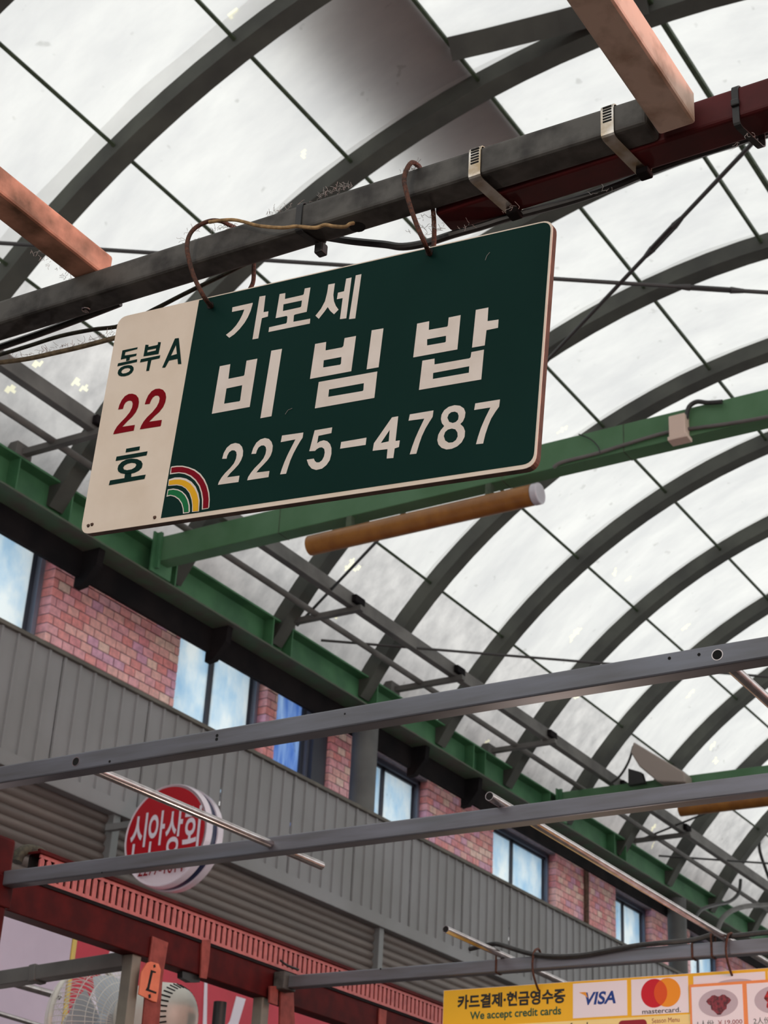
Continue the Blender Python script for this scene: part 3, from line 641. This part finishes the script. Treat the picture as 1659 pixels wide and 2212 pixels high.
m = MB(); m.tube([s_at(*q) for q in ((1048,562),(1052,552),(1058,545))], .0004, 4); m.build('stuck_hair', 'lint', sg)

# ================================================================== STALL FRAME RAILS
T = .04
RX, RZ = 1.418, 1.302
gr = empty('steel_rail', (RX+.02, 1.4, RZ), 'dirty grey square steel rail carrying the hanging sign', 'rail')
m = MB()
def railpt(y, dx, z): return (1.4365 - (y-.6)*.034 + dx, y, z)
m.hexa([railpt(.6,0,RZ), railpt(2.3,0,RZ), railpt(2.3,T,RZ), railpt(.6,T,RZ), railpt(.6,0,RZ+.043), railpt(2.3,0,RZ+.043), railpt(2.3,T,RZ+.043), railpt(.6,T,RZ+.043)])
m.build('tube', 'rail_dirty', gr, bevel=.006, segs=3)
def rail_y(px, py): return at(px, py, 'x', 1.43).y
c = at(765,483,'z',RZ); m = MB(); m.cyl((c.x+.008, c.y, RZ+.001), (c.x+.008, c.y, RZ-.0006), .0105, 16); m.build('drilled_hole', 'bore', gr)
c = at(186,668,'z',RZ); m = MB(); m.tube([Vector((c.x + .006*math.cos(a), c.y + .006*math.sin(a), RZ-.001)) for a in [i*.7 for i in range(8)]], .0012, 6); m.cyl((c.x, c.y, RZ+.001), (c.x, c.y, RZ-.003), .003, 10); m.build('screw_head', 'galvanised', gr)
# red tube clamped to it
rd = empty('steel_rail', (1.50, .3, RZ), 'dark red square steel tube clamped beside the dirty grey rail', 'rail')
m = MB()
def redpt(y, dx, z): return (1.470 + (.9-y)*.012 + dx, y, z)
m.hexa([redpt(-.9,0,RZ-.002), redpt(.905,0,RZ-.002), redpt(.905,T+.005,RZ-.002), redpt(-.9,T+.005,RZ-.002), redpt(-.9,0,RZ+.043), redpt(.905,0,RZ+.043), redpt(.905,T+.005,RZ+.043), redpt(-.9,T+.005,RZ+.043)])
m.build('tube', 'red_paint_dark', rd, bevel=.005, segs=3)
# bands: hose clamps and cable ties around the tubes
def band(y, x0, x1, z0, z1, wid, th, lean=0):
    ring = round_poly([(x0,z0),(x1,z0),(x1,z1),(x0,z1)], .007, 4)
    ring2 = round_poly([(x0-th,z0-th),(x1+th,z0-th),(x1+th,z1+th),(x0-th,z1+th)], .008, 4)
    m = MB(); n = len(ring); vs = []
    for rg, yy in ((ring2,-wid/2),(ring2,wid/2),(ring,wid/2),(ring,-wid/2)):
        vs += [(x, y + yy + lean*(x-x0), z) for x, z in rg]
    m.add(vs, [(k*n+i, k*n+(i+1) % n, ((k+1) % 4)*n+(i+1) % n, ((k+1) % 4)*n+i) for k in range(4) for i in range(n)])
    return m
for px, py, lab in ((1027,385,'perforated steel hose clamp, the one nearer the hanging sign'), (1310,300,'perforated steel hose clamp, the one by the pale bar end')):
    y = rail_y(px, py); x0 = railpt(y,0,0)[0]
    h = empty('hose_clamp', (1.46, y, RZ-.003), lab, 'clamp', 'hose clamps')
    band(y, x0-.001, redpt(y,T+.006,0)[0], RZ-.004, RZ+.044, .0165, .0012, -.12).build('band', 'clamp_steel', h)
    m = MB()
    for k in range(6): m.box(x0-.0028, x0-.0018, y-.0055, y+.0055, RZ+.0385-k*.0042, RZ+.0405-k*.0042)
    m.build('slot', 'bore', h, kind='stuff')
    m = MB(); m.box(redpt(y,T-.01,0)[0], redpt(y,T+.008,0)[0], y-.02, y-.004, RZ-.012, RZ-.004); m.build('screw_block', 'soffit_dark', h, bevel=.002)
y = rail_y(655,492); z = empty('cable_tie', (1.45, y, RZ-.02), 'black cable tie around the dirty grey rail', 'cable tie')
band(y, railpt(y,-.001,0)[0], railpt(y,T+.001,0)[0], RZ-.001, RZ+.044, .009, .0014, -.25).build('strap', 'black', z)
m = MB(); m.box(railpt(y,.030,0)[0], railpt(y,.044,0)[0], y-.018, y-.005, RZ-.018, RZ-.002); m.build('buckle', 'black', z, bevel=.002)
y = at(1590,220,'x',1.475).y; z = empty('cable_tie', (1.5, y, RZ-.03), 'cable tie around the red tube and black cable at upper right', 'cable tie')
band(y, redpt(y,-.001,0)[0], redpt(y,T+.012,0)[0], RZ-.014, RZ+.044, .008, .0014, -.2).build('strap', 'black', z)
m = MB(); m.box(redpt(y,-.006,0)[0], redpt(y,0,0)[0], y-.005, y+.005, RZ+.012, RZ+.022); m.build('buckle', 'black', z, bevel=.002)
# pale bars running over the viewer to the rail
pb = empty('roof_bar', (.5, 1.46, RZ+.044), 'pinkish painted square bar ending on the dirty rail at upper left', 'bar')
m = MB(); m.box(-1.2, railpt(1.46,T+.004,0)[0]-.012, 1.418, 1.462, RZ+.0435, RZ+.083); m.build('bar', 'tan_worn', pb, bevel=.004)
pb = empty('roof_bar', (.5, .572, RZ), 'pale painted square bar ending against the red tube at upper right', 'bar')
m = MB(); m.box(-1.2, 1.462, .5495, .5955, RZ-.003, RZ+.043); m.build('bar', 'tan_paint', pb, bevel=.004)

# three bright rails across the stalls ahead
def rail(X, y0, y1, lab, holes=()):
    r = empty('steel_rail', (X+.02, (y0+y1)/2, 1.1), lab, 'rail')
    m = MB(); m.box(X, X+T, y0, y1, 1.1, 1.1+T); m.build('tube', 'rail_steel', r, bevel=.0035, segs=2)
    for q, rad in holes:
        p = at(*q, 'x', X); m = MB(); m.cyl((X+.0008, p.y, p.z), (X-.0006, p.y, p.z), rad, 12); m.build('drilled_hole', 'bore', r)
    return r
rail(2.572, -.5, 3.32, 'upper bright steel rail crossing the photo above the round sign', [((469,1589),.0035),((468,1597),.0035),((237,1645),.003),((1446,1422),.003),((1510,1414),.003),((745,1542),.002)])
rail(3.262, -.5, 3.282, 'middle bright steel rail starting at the red post', [((220,1885),.002)])
rail(4.655, -.5, 3.33, 'lower bright steel rail carrying the menu board', [((822,2093),.003)])
# round pipes lying along the stalls
def pipe(p0, p1, lab, r=.0105, bore=True, mt='galvanised'):
    o = empty('metal_pipe', (Vector(p0)+Vector(p1))/2, lab, 'pipe', 'thin round pipes of the stall frame')
    m = MB(); m.hollow(p0, p1, r, r*.86); m.build('pipe', mt, o, smooth=True)
    if bore:
        d = (Vector(p1)-Vector(p0)).normalized(); m = MB(); m.cyl(Vector(p0)+d*.0003, Vector(p0)+d*.004, r*.86, 16); m.build('bore', 'bore', o)
        m = MB(); m.cyl(Vector(p1)-d*.004, Vector(p1)-d*.002, r*.81, 16); m.build('bore', 'bore', o)
pipe((2.5712, 2.424, 1.12), (3.475, 2.388, 1.12), 'thin copper-lit pipe crossing in front of the round sign')
pipe((2.5712, .970, 1.12), (3.9, .962, 1.12), 'thin pipe pushed through the upper bright rail at right')
pipe((3.215, 1.765, 1.1515), (5.25, 1.775, 1.1515), 'long thin shiny pipe lying across the middle and lower rails')
pipe((4.300, 2.497, 1.1515), (5.25, 2.505, 1.1515), 'short thin pipe end lying on the lower rail above the menu board')
# ---- red carved beam with its posts
rb = empty('red_beam', (4.4, 3.37, 1.06), 'long dark red stall beam with a slotted fretwork strip along its top', 'beam')
m = MB(); m.box(2.2, 6.4, 3.35, 3.41, 1.062, 1.165); m.build('beam', 'red_paint', rb, bevel=.003)
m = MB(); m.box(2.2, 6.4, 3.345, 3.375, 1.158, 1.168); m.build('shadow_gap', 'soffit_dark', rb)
X0, X1, PT = 3.46, 6.38, .0291
m = MB(); m.box(X0, X1, 3.345, 3.350, 1.168, 1.178); m.box(X0, X1, 3.345, 3.350, 1.234, 1.244)
x = X0
while x < X1:
    m.box(x, x+.0185, 3.345, 3.350, 1.178, 1.226)
    m.add([(x-.001,3.345,1.226),(x+.0195,3.345,1.226),(x+.014,3.345,1.234),(x+.0045,3.345,1.234),(x-.001,3.350,1.226),(x+.0195,3.350,1.226),(x+.014,3.350,1.234),(x+.0045,3.350,1.234)], [(0,1,2,3),(4,7,6,5),(0,4,5,1),(1,5,6,2),(3,2,6,7),(0,3,7,4)])
    x += PT
m.build('fretwork_strip', 'red_paint_light', rb)
m = MB(); m.box(X0-.01, X1, 3.338, 3.40, 1.244, 1.252); m.box(X0-.01, X1, 3.342, 3.352, 1.252, 1.258); m.build('top_moulding', 'red_paint', rb, bevel=.002)
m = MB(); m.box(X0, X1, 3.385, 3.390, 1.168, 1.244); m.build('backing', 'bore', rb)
po = empty('stall_post', (3.235, 3.33, -EYE), 'dark red square post at the left edge where the middle rail starts', 'post')
m = MB(); m.box(3.215, 3.298, 3.285, 3.348, -EYE, 1.235); m.build('post', 'red_paint', po, bevel=.01)
m = MB(); m.box(3.205, 3.306, 3.279, 3.35, 1.045, 1.13); m.build('collar', 'red_paint', po, bevel=.004)
m = MB(); m.tube(smoothpath([at(*q, 'y', 3.40) for q in ((36,1862),(44,1843),(62,1836),(85,1842),(98,1858),(102,1872))]), .0165, 12)
tag(m.build('hose_loop', 'olive_cord', smooth=True), 'dark grey hose arching between the red post and the fretwork', 'hose')
# right-hand carrying beam outside the view
rb2 = empty('red_beam', (3.5, -.53, 1.04), 'plain dark red stall beam on the right-hand side of the stalls', 'beam')
m = MB(); m.box(2.2, 6.4, -.56, -.50, 1.04, 1.14); m.build('beam', 'red_paint', rb2, bevel=.003)
m = MB(); m.box(2.3, 2.36, -.56, -.50, -EYE, 1.04); m.box(6.2, 6.26, -.56, -.50, -EYE, 1.04); m.build('post', 'red_paint', rb2)
# grey post with strap and orange latch plate
gp_ = empty('stall_post', (3.97, 3.37, -EYE), 'grey square post with an orange latch plate, in front of the fan', 'post')
m = MB(); m.box(3.925, 3.965, 3.36, 3.40, -EYE, 1.062); m.build('post', 'post_grey', gp_, bevel=.003)
pr = [at(*q, 'y', 3.343) for q in ((330,2022),(364,2036),(352,2110),(341,2260),(304,2260),(318,2110))]
m = MB(); m.prism(pr, (0, .006, 0)); m.build('red_strap', 'strap_red', gp_, bevel=.001)
pr = [at(*q, 'y', 3.338) for q in ((327,2077),(343,2082),(348,2095),(343,2140),(339,2165),(330,2163),(300,2148),(306,2100),(318,2080))]
m = MB(); m.prism(pr, (0, .005, 0)); la = m.build('latch_plate', 'tag_orange', gp_, bevel=.001)
for poly in ([(326,2095),(337,2099),(336,2102),(330,2101),(322,2137),(338,2143),(337,2147),(314,2139),(318,2132)], [(331,2085),(335,2083),(336,2089),(332,2091)], [(320,2149),(325,2147),(326,2155),(321,2157)]):
    m = MB(); m.prism([at(*q, 'y', 3.3379) for q in poly], (0, -.0006, 0)); m.build('slot', 'bore', la)
st = empty('strap_hanger', (4.25, 3.34, 1.0), 'orange-red flat strap hanger on the red beam right of the latch plate', 'strap')
m = MB(); m.prism([at(*q, 'y', 3.343) for q in ((437,2030),(456,2030),(452,2080),(447,2115),(433,2112))], (0, .006, 0)); m.build('strap', 'strap_red', st, bevel=.001)
m = MB(); m.prism([at(*q, 'y', 3.36) for q in ((394,2098),(430,2104),(432,2122),(412,2122),(394,2112))], (0, .02, 0)); m.build('clip', 'black', st)
# second post that carries the lower rail
p2 = empty('stall_post', (4.66, 3.37, -EYE), 'red and grey stall post under the left end of the lower rail', 'post')
m = MB(); m.box(4.60, 4.64, 3.36, 3.40, -EYE, 1.08); m.build('post', 'post_grey', p2, bevel=.003)
m = MB(); m.prism([at(*q, 'y', 3.338) for q in ((607,2118),(634,2114),(636,2185),(640,2260),(604,2260),(606,2170))], (0, .008, 0)); m.build('red_strap', 'strap_red', p2, bevel=.001)
m = MB(); m.prism([at(*q, 'y', 3.33) for q in ((584,2130),(602,2130),(600,2172),(583,2166))], (0, .008, 0)); m.build('pink_tab', 'strap_red', p2, bevel=.001)
m = MB(); m.box(4.63, 4.70, 3.30, 3.345, 1.092, 1.15); m.build('rail_socket', 'rail_dirty', p2, bevel=.004)
m = MB(); m.cyl((4.49, 3.45, -EYE), (4.49, 3.45, 1.03), .022, 14); tag(m.build('black_hose', 'black', smooth=True), 'black vertical hose behind the post of the lower rail', 'hose')
m = MB(); m.prism([at(*q, 'y', 3.343) for q in ((820,2178),(836,2183),(833,2230),(818,2225))], (0, .006, 0)); tag(m.build('strap_hanger', 'strap_red', bevel=.001), 'pink flat strap hanger on the red beam left of the menu board', 'strap')
# grey rail and pipes behind the post at lower left
r5 = empty('steel_rail', (3.95, 3.9, 1.0), 'dark grey rail running left from the post with the latch plate', 'rail')
p, q = Vector((3.95, 3.40, 1.05)), Vector((3.95, 4.9, .975)); m = MB(); m.bar(p, q, .05, .046); m.build('tube', 'chord_grey', r5, bevel=.003)
c = at(80,2106,'x',3.95); m = MB(); m.bar((3.95, c.y-.016, c.z+.003), (3.95, c.y+.012, c.z), .058, .054); m.build('coupling', 'chord_grey', r5, bevel=.004)
m = MB(); m.cyl(at(-80,2093,'y',4.6), at(128,2152,'y',4.6), .014, 14); tag(m.build('metal_pipe', 'galvanised', smooth=True), 'shiny grey pipe sloping down behind the fan rim at lower left', 'pipe')
m = MB(); m.cyl(at(-80,2166,'y',4.9), at(140,2232,'y',4.9), .010, 14); tag(m.build('metal_pipe', 'galvanised', smooth=True), 'thin grey pipe at the bottom left corner', 'pipe')

# ================================================================== FAN
FX, FY, FZ, FR = 4.525, 4.03, .985, .205
fan = empty('wall_fan', (FX, 3.8, .7), 'white wire-guard electric fan behind the post with the latch plate', 'fan')
def circ(y, r, n=48): return [(FX + r*math.cos(2*math.pi*i/n), y, FZ + r*math.sin(2*math.pi*i/n)) for i in range(n)]
m = MB(); m.tube(circ(FY, FR), .0095, 10, closed=True); m.build('guard_rim', 'fan_white', fan, smooth=True)
m = MB()
for i in range(64):
    a = 2*math.pi*i/64; ca, sa = math.cos(a), math.sin(a)
    m.tube([(FX + r*ca, y, FZ + r*sa) for r, y in ((.06, 3.875), (.12, 3.885), (.18, 3.92), (.207, 3.97), (FR, FY))], .0014, 4)
for r, y in ((.09, 3.879), (.115, 3.884), (.14, 3.896), (.165, 3.91), (.19, 3.945)): m.tube(circ(y, r), .0014, 5, closed=True)
m.build('rear_guard', 'fan_wire', fan, smooth=True)
m = MB()
for i in range(12):
    a = 2*math.pi*i/12 + .03; ca, sa = math.cos(a), math.sin(a)
    m.tube([(FX + q*ca, y, FZ + q*sa) for q, y in ((.05, FY+.075), (.12, FY+.07), (.175, FY+.045), (FR, FY))], .0014, 4)
for k in range(13):
    q = .055 + .0115*k; m.tube(circ(FY + .076 - .052*(q/FR)**3, q), .0013, 5, closed=True)
m.cyl((FX, FY+.07, FZ), (FX, FY+.085, FZ), .05, 24)
m.build('front_guard', 'fan_wire', fan, smooth=True)
m = MB()
for k in range(3):
    a0 = 2*math.pi*k/3 + .4; vs = []; nn = 9
    for i in range(nn):
        a = a0 + i/(nn-1)*1.5
        for r in (.035, .12, .185 - .02*abs(i-4)/4):
            vs.append((FX + r*math.cos(a), 3.975 + .035*(i/(nn-1)-.5)*(r/.18+.4), FZ + r*math.sin(a)))
    m.add(vs, [(3*i+j, 3*i+3+j, 3*i+4+j, 3*i+1+j) for i in range(nn-1) for j in range(2)])
m.cyl((FX, 3.93, FZ), (FX, 4.02, FZ), .04, 20); m.build('blades', 'fan_blade', fan, smooth=True)
m = MB(); rings = []
MX, MZ = FX+.015, FZ+.02
for y, r in ((3.885,.06),(3.87,.085),(3.82,.105),(3.74,.112),(3.68,.104),(3.64,.085),(3.615,.05),(3.608,.02)):
    rings.append([(MX + r*math.cos(2*math.pi*i/28), y, MZ + r*1.05*math.sin(2*math.pi*i/28)) for i in range(28)])
m.loft(rings); mo = m.build('motor_housing', 'fan_white', fan, smooth=True)
m = MB()
for k in range(34):
    a = 2*math.pi*k/34
    m.bar((MX + .1005*math.cos(a), 3.672, MZ + .1055*math.sin(a)), (MX + .086*math.cos(a), 3.642, MZ + .090*math.sin(a)), .004, .005)
m.build('vent_slot', 'bore', mo, kind='stuff')
m = MB(); m.bar((MX+.05, 3.70, MZ-.02), (MX+.06, 3.72, -.1), .10, .09); m.build('neck', 'fan_white', fan, bevel=.012)
m = MB(); m.cyl((MX+.06, 3.72, -.1), (MX+.06, 3.72, -EYE), .02, 14); m.cyl((MX+.06, 3.72, -EYE+.03), (MX+.06, 3.72, -EYE), .2, 28); m.build('stand', 'fan_white', fan, smooth=True)

# ================================================================== MENU BOARD
BO = Vector((4.688, 2.722, 1.062)); BU, BV, BN = Vector((0,-1,0)), Vector((0,0,1)), Vector((-1,0,0))
mb = empty('menu_board', (4.69, 1.9, .72), 'yellow menu board with card logos hanging from the lower rail', 'menu board')
def rect(x0, x1, y0, y1, lift, name, mt, parent=None, th=.0006):
    m = MB(); m.prism([BO + BU*x + BV*y + BN*lift for x, y in ((x0,y0),(x1,y0),(x1,y1),(x0,y1))], BN*th); return m.build(name, mt, parent or mb)
def oval(cx, cy, rx, ry, lift, name, mt, parent=None, n=40):
    m = MB(); m.prism([BO + BU*(cx+rx*math.cos(2*math.pi*i/n)) + BV*(cy+ry*math.sin(2*math.pi*i/n)) + BN*lift for i in range(n)], BN*.0004); return m.build(name, mt, parent or mb)
rect(0, 1.75, -.36, 0, -.006, 'backing', 'menu_white', th=.006)
rect(.001, 1.749, -.359, -.001, 0, 'yellow_face', 'menu_yellow')
rect(.006, .826, -.355, -.116, .0007, 'cream_band', 'menu_cream')
type_on('카드결제·현금영수증', 'card_heading', 'menu_black', mb, BO, BU, BV, BN, .052, -.062, .426, -.018, .0014, bold=.035)
type_on('We accept credit cards', 'card_subheading', 'menu_green', mb, BO, BU, BV, BN, .098, -.1025, .412, -.071, .0014, bold=.02)
v_ = rect(.4515, .6285, -.109, -.007, .0008, 'visa_panel', 'menu_white')
type_on('VISA', 'visa_mark', 'visa_blue', v_, BO, BU, BV, BN, .483, -.073, .592, -.035, .0016, bold=.03, shear=.22)
m = MB(); m.prism([BO + BU*x + BV*y + BN*.0018 for x, y in ((.472,-.034),(.494,-.034),(.501,-.052),(.490,-.043))], BN*.0003); m.build('visa_flick', 'visa_gold', v_)
c_ = rect(.6425, .822, -.111, -.007, .0008, 'card_panel', 'menu_white')
oval(.715, -.0505, .0415, .0415, .0014, 'red_circle', 'card_red', c_); oval(.7565, -.0505, .0415, .0415, .0016, 'orange_circle', 'card_orange', c_)
lens = []
for i in range(15):
    a = -math.pi/3 + 2*math.pi/3*i/14; lens.append((.715+.0415*math.cos(a), -.0505+.0415*math.sin(a)))
lens = [p for p in lens if (p[0]-.7565)**2 + (p[1]+.0505)**2 <= .0416**2]
lens += [(1.4715-p[0], p[1]) for p in reversed(lens)]
m = MB(); m.prism([BO + BU*x + BV*y + BN*.0022 for x, y in lens], BN*.0003); m.build('overlap', 'card_mix', c_)
type_on('mastercard.', 'card_name', 'menu_black', c_, BO, BU, BV, BN, .676, -.1085, .797, -.0945, .0016, bold=.012)
m = MB(); m.prism([BO + BU*x + BV*y + BN*.0016 for x, y in round_poly([(.60,-.20),(.69,-.20),(.69,-.1235),(.60,-.1235)], .014)], BN*.0003); m.build('maroon_patch', 'menu_maroon', mb)
type_on('Season Menu', 'menu_title', 'menu_maroon', mb, BO, BU, BV, BN, .706, -.136, .792, -.1225, .0016)
type_on('food', 'menu_word', 'menu_black', mb, BO, BU, BV, BN, .44, -.146, .50, -.122, .0016)
rect(.8385, 1.056, -.060, -.0095, .0008, 'covered_card', 'menu_white')
rect(1.064, 1.30, -.060, -.0095, .0008, 'covered_card', 'menu_white')
oval(.965, -.037, .055, .012, .0014, 'covered_bowl', 'bowl')
for k, x in enumerate((.8265, .9945, 1.1625, 1.3305)):
    f_ = rect(x, x+.168, -.34, -.0335, .003, 'card_frame', 'menu_frame', th=.002)
    w_ = rect(x+.0065, x+.1615, -.33, -.0415, .0052, 'dish_card', 'menu_white', f_)
    o_ = oval(x+.0875, -.0905, .0595, .0385, .006, 'bowl', 'bowl', f_)
    pts = []
    for i in range(26):
        a = 2*math.pi*i/26; q = 1 + .18*math.sin(3*a+k) + .10*math.sin(7*a)
        pts.append((x+.089 + .032*q*math.cos(a), -.092 + .026*q*math.sin(a)))
    m = MB(); m.prism([BO + BU*a + BV*b + BN*.0066 for a, b in pts], BN*.0004); m.build('food', 'meat' if k == 0 else 'menu_redfood', f_)
    type_on('%d人份' % (k+1), 'portion', 'menu_black', f_, BO, BU, BV, BN, x+.022, -.155, x+.072, -.137, .0062)
    type_on('￥19,000' if k == 0 else '￥38,000', 'price', 'menu_maroon', f_, BO, BU, BV, BN, x+.084, -.153, x+.157, -.139, .0062)

# ================================================================== WIRES, CABLES, LINT
def wire(pts, r, name, mt, lab, cat, n=8):
    m = MB(); m.tube(smoothpath(pts, 5), r, n); return tag(m.build(name, mt, smooth=True), lab, cat)
P = lambda x, y, X: at(x, y, 'x', X)
wire([s_at(459,662,-.004), s_at(455,660,.005), P(440,640,1.405), P(420,600,1.396), P(408,560,1.392), P(404,530,1.392), P(411,505,1.394), P(428,488,1.398), P(455,477,1.404), P(478,478,1.412), P(495,486,1.43), P(508,492,1.45), P(525,505,1.47), P(546,545,1.474), P(548,580,1.472), P(546,612,1.468), P(530,640,1.462)], .0031, 'rusty_wire', 'rust_wire', 'rusty wire loop holding the left side of the hanging sign', 'wire')
wire([P(452,480,1.401), P(478,476,1.402), P(505,475,1.402), P(530,480,1.402), P(560,488,1.403), P(610,492,1.404), P(640,489,1.405), P(680,492,1.408), P(702,486,1.411), P(722,489,1.414), P(745,490,1.420), P(755,484,1.426), P(764,482,1.432)], .0024, 'tan_cord', 'tan_cord', 'tan cord lying along the dirty rail into a drilled hole', 'cord')
wire([s_at(932,551,-.004), s_at(927,546,.005), P(915,520,1.415), P(900,485,1.409), P(886,445,1.405), P(877,412,1.404), P(873,388,1.405), P(879,365,1.408), P(890,351,1.415), P(902,357,1.43), P(908,364,1.45), P(925,400,1.478), P(935,450,1.47), P(938,500,1.46), P(936,545,1.45)], .0031, 'rusty_wire', 'rust_wire', 'rusty wire loop holding the right side of the hanging sign', 'wire')
wire([P(640,505,1.495), P(700,512,1.495), P(760,521,1.497), P(830,528,1.50), P(870,533,1.50), P(920,525,1.502), P(980,506,1.506), P(1040,489,1.512), P(1100,470,1.518), P(1180,449,1.524), P(1260,426,1.528), P(1330,401,1.53), P(1400,372,1.53), P(1500,336,1.532), P(1600,304,1.534), P(1720,262,1.536)], .0052, 'black_cable', 'black_cable', 'black cable strung behind the hanging sign and under the red tube', 'cable')
wire([P(-60,772,1.46), P(0,750,1.462), P(90,719,1.464), P(185,684,1.466), P(260,655,1.468)], .0052, 'black_cable', 'black_cable', 'black cable tucked under the dirty rail at the left edge', 'cable')
wire([P(-60,782,1.49), P(0,766,1.49), P(60,748,1.49), P(130,726,1.49), P(200,712,1.49), P(262,703,1.49), P(330,670,1.49), P(400,634,1.488), P(470,600,1.486), P(530,570,1.484)], .0031, 'olive_cable', 'olive_cord', 'dusty olive cable passing behind the white end of the hanging sign', 'cable')
wire([P(-60,790,1.475), P(0,783,1.475), P(60,775,1.475), P(120,762,1.475), P(180,748,1.475), P(256,728,1.475), P(300,718,1.475)], .0036, 'tan_cord', 'dust_cord', 'dusty tan cord ending at the left edge of the hanging sign', 'cord')
Q = lambda x, y, X=4.645: at(x, y, 'x', X)
wire([Q(1015,2050,4.69), Q(1060,2040,4.665), Q(1078,2040,4.65), Q(1110,2050,4.65), Q(1150,2061), Q(1200,2066), Q(1260,2063), Q(1320,2052), Q(1380,2042), Q(1440,2036), Q(1500,2030,4.66), Q(1545,2018,4.67), Q(1580,2022,4.67), Q(1659,2014,4.67), Q(1750,2008,4.67)], .0075, 'black_cable', 'black_cable', 'thick black cable draped along the lower rail above the menu board', 'cable')
wire([Q(606,2075,4.64), Q(620,2085,4.63), Q(645,2095,4.63)], .004, 'black_cable', 'black_cable', 'short black cable end over the left end of the lower rail', 'cable')
def hook(px, py0, py1, X, lab):
    wire([Q(px+8, py0+2, X+.05), Q(px+3, py0-8, X+.02), Q(px-6, py0-2, X-.012), Q(px-10, py0+25, X-.014), Q(px-7, py0+50, X-.012), Q(px+2, py1, 4.682), Q(px+6, py1+3, 4.695)], .0035, 'hook_wire', 'rust_wire', lab, 'wire')
hook(1160, 2058, 2136, 4.655, 'rusty wire hook hanging the menu board above its Korean heading')
hook(1578, 2024, 2104, 4.655, 'rusty wire hook hanging the menu board above the dish cards')
for px, lab in ((1069, 'rusty wire tie around the lower rail under the short pipe end'), (1534, 'rusty wire tie where the long shiny pipe meets the lower rail'), (1492, 'faint rusty wire tie around the lower rail left of the long pipe')):
    y = Q(px, 2060 if px < 1200 else 2040).y
    m = band(y, 4.654, 4.696, 1.099, 1.165 if px != 1492 else 1.141, .006, .002, .1); tag(m.build('wire_tie', 'rust_wire'), lab, 'wire')
# lint caught on the rail, the cords and the sign
def lint(name, pts, n, size, lab):
    m = MB()
    for i in range(n):
        p = Vector(random.choice(pts)) + Vector((random.uniform(-.004,.004), random.uniform(-.012,.012), random.uniform(-.001,.002)))
        d = Vector((random.uniform(-.6,.6), random.uniform(-1,1), random.uniform(-.2,1))).normalized(); q = [p]; L = random.uniform(.4, 1)*size
        for k in range(4):
            d = (d + Vector((random.uniform(-.8,.8), random.uniform(-.8,.8), random.uniform(-.6,.8)))).normalized(); q.append(q[-1] + d*L/4)
        m.tube(q, .00028, 3)
    tag(m.build(name, 'lint', kind='stuff'), lab, 'lint')
top = [P(x, y, 1.43) for x, y in ((590,462),(620,455),(640,448),(680,432),(705,422),(715,418),(720,412),(745,408),(752,402),(470,498),(500,490),(480,486),(880,372),(890,360))]
lint('dust_lint', top, 130, .011, 'grey lint caught along the top of the dirty rail')
lint('dust_lint', [P(x, y, 1.475) for x, y in ((20,778),(60,770),(90,763),(110,758),(140,748),(160,745),(190,738),(220,730),(240,724))], 90, .012, 'grey lint clinging to the tan cord at the left edge')
lint('dust_lint', [P(x, y, 1.43) for x, y in ((80,548),(95,560),(110,570),(120,582),(140,595),(150,602),(105,690),(410,500),(405,520),(400,510))], 60, .012, 'grey lint under the pinkish bar and on the left wire loop')
lint('dust_lint', [P(x, y, 1.46) for x, y in ((905,500),(912,495),(925,470),(930,500),(945,498),(1000,492),(1100,455),(1300,415),(1610,300))], 60, .012, 'grey lint on the right wire loop and black cable')

# ------------------------------------------------------------------ lift everything from eye level to the paving
for o in list(SC.objects):
    if o.parent is None: o.location.z += EYE
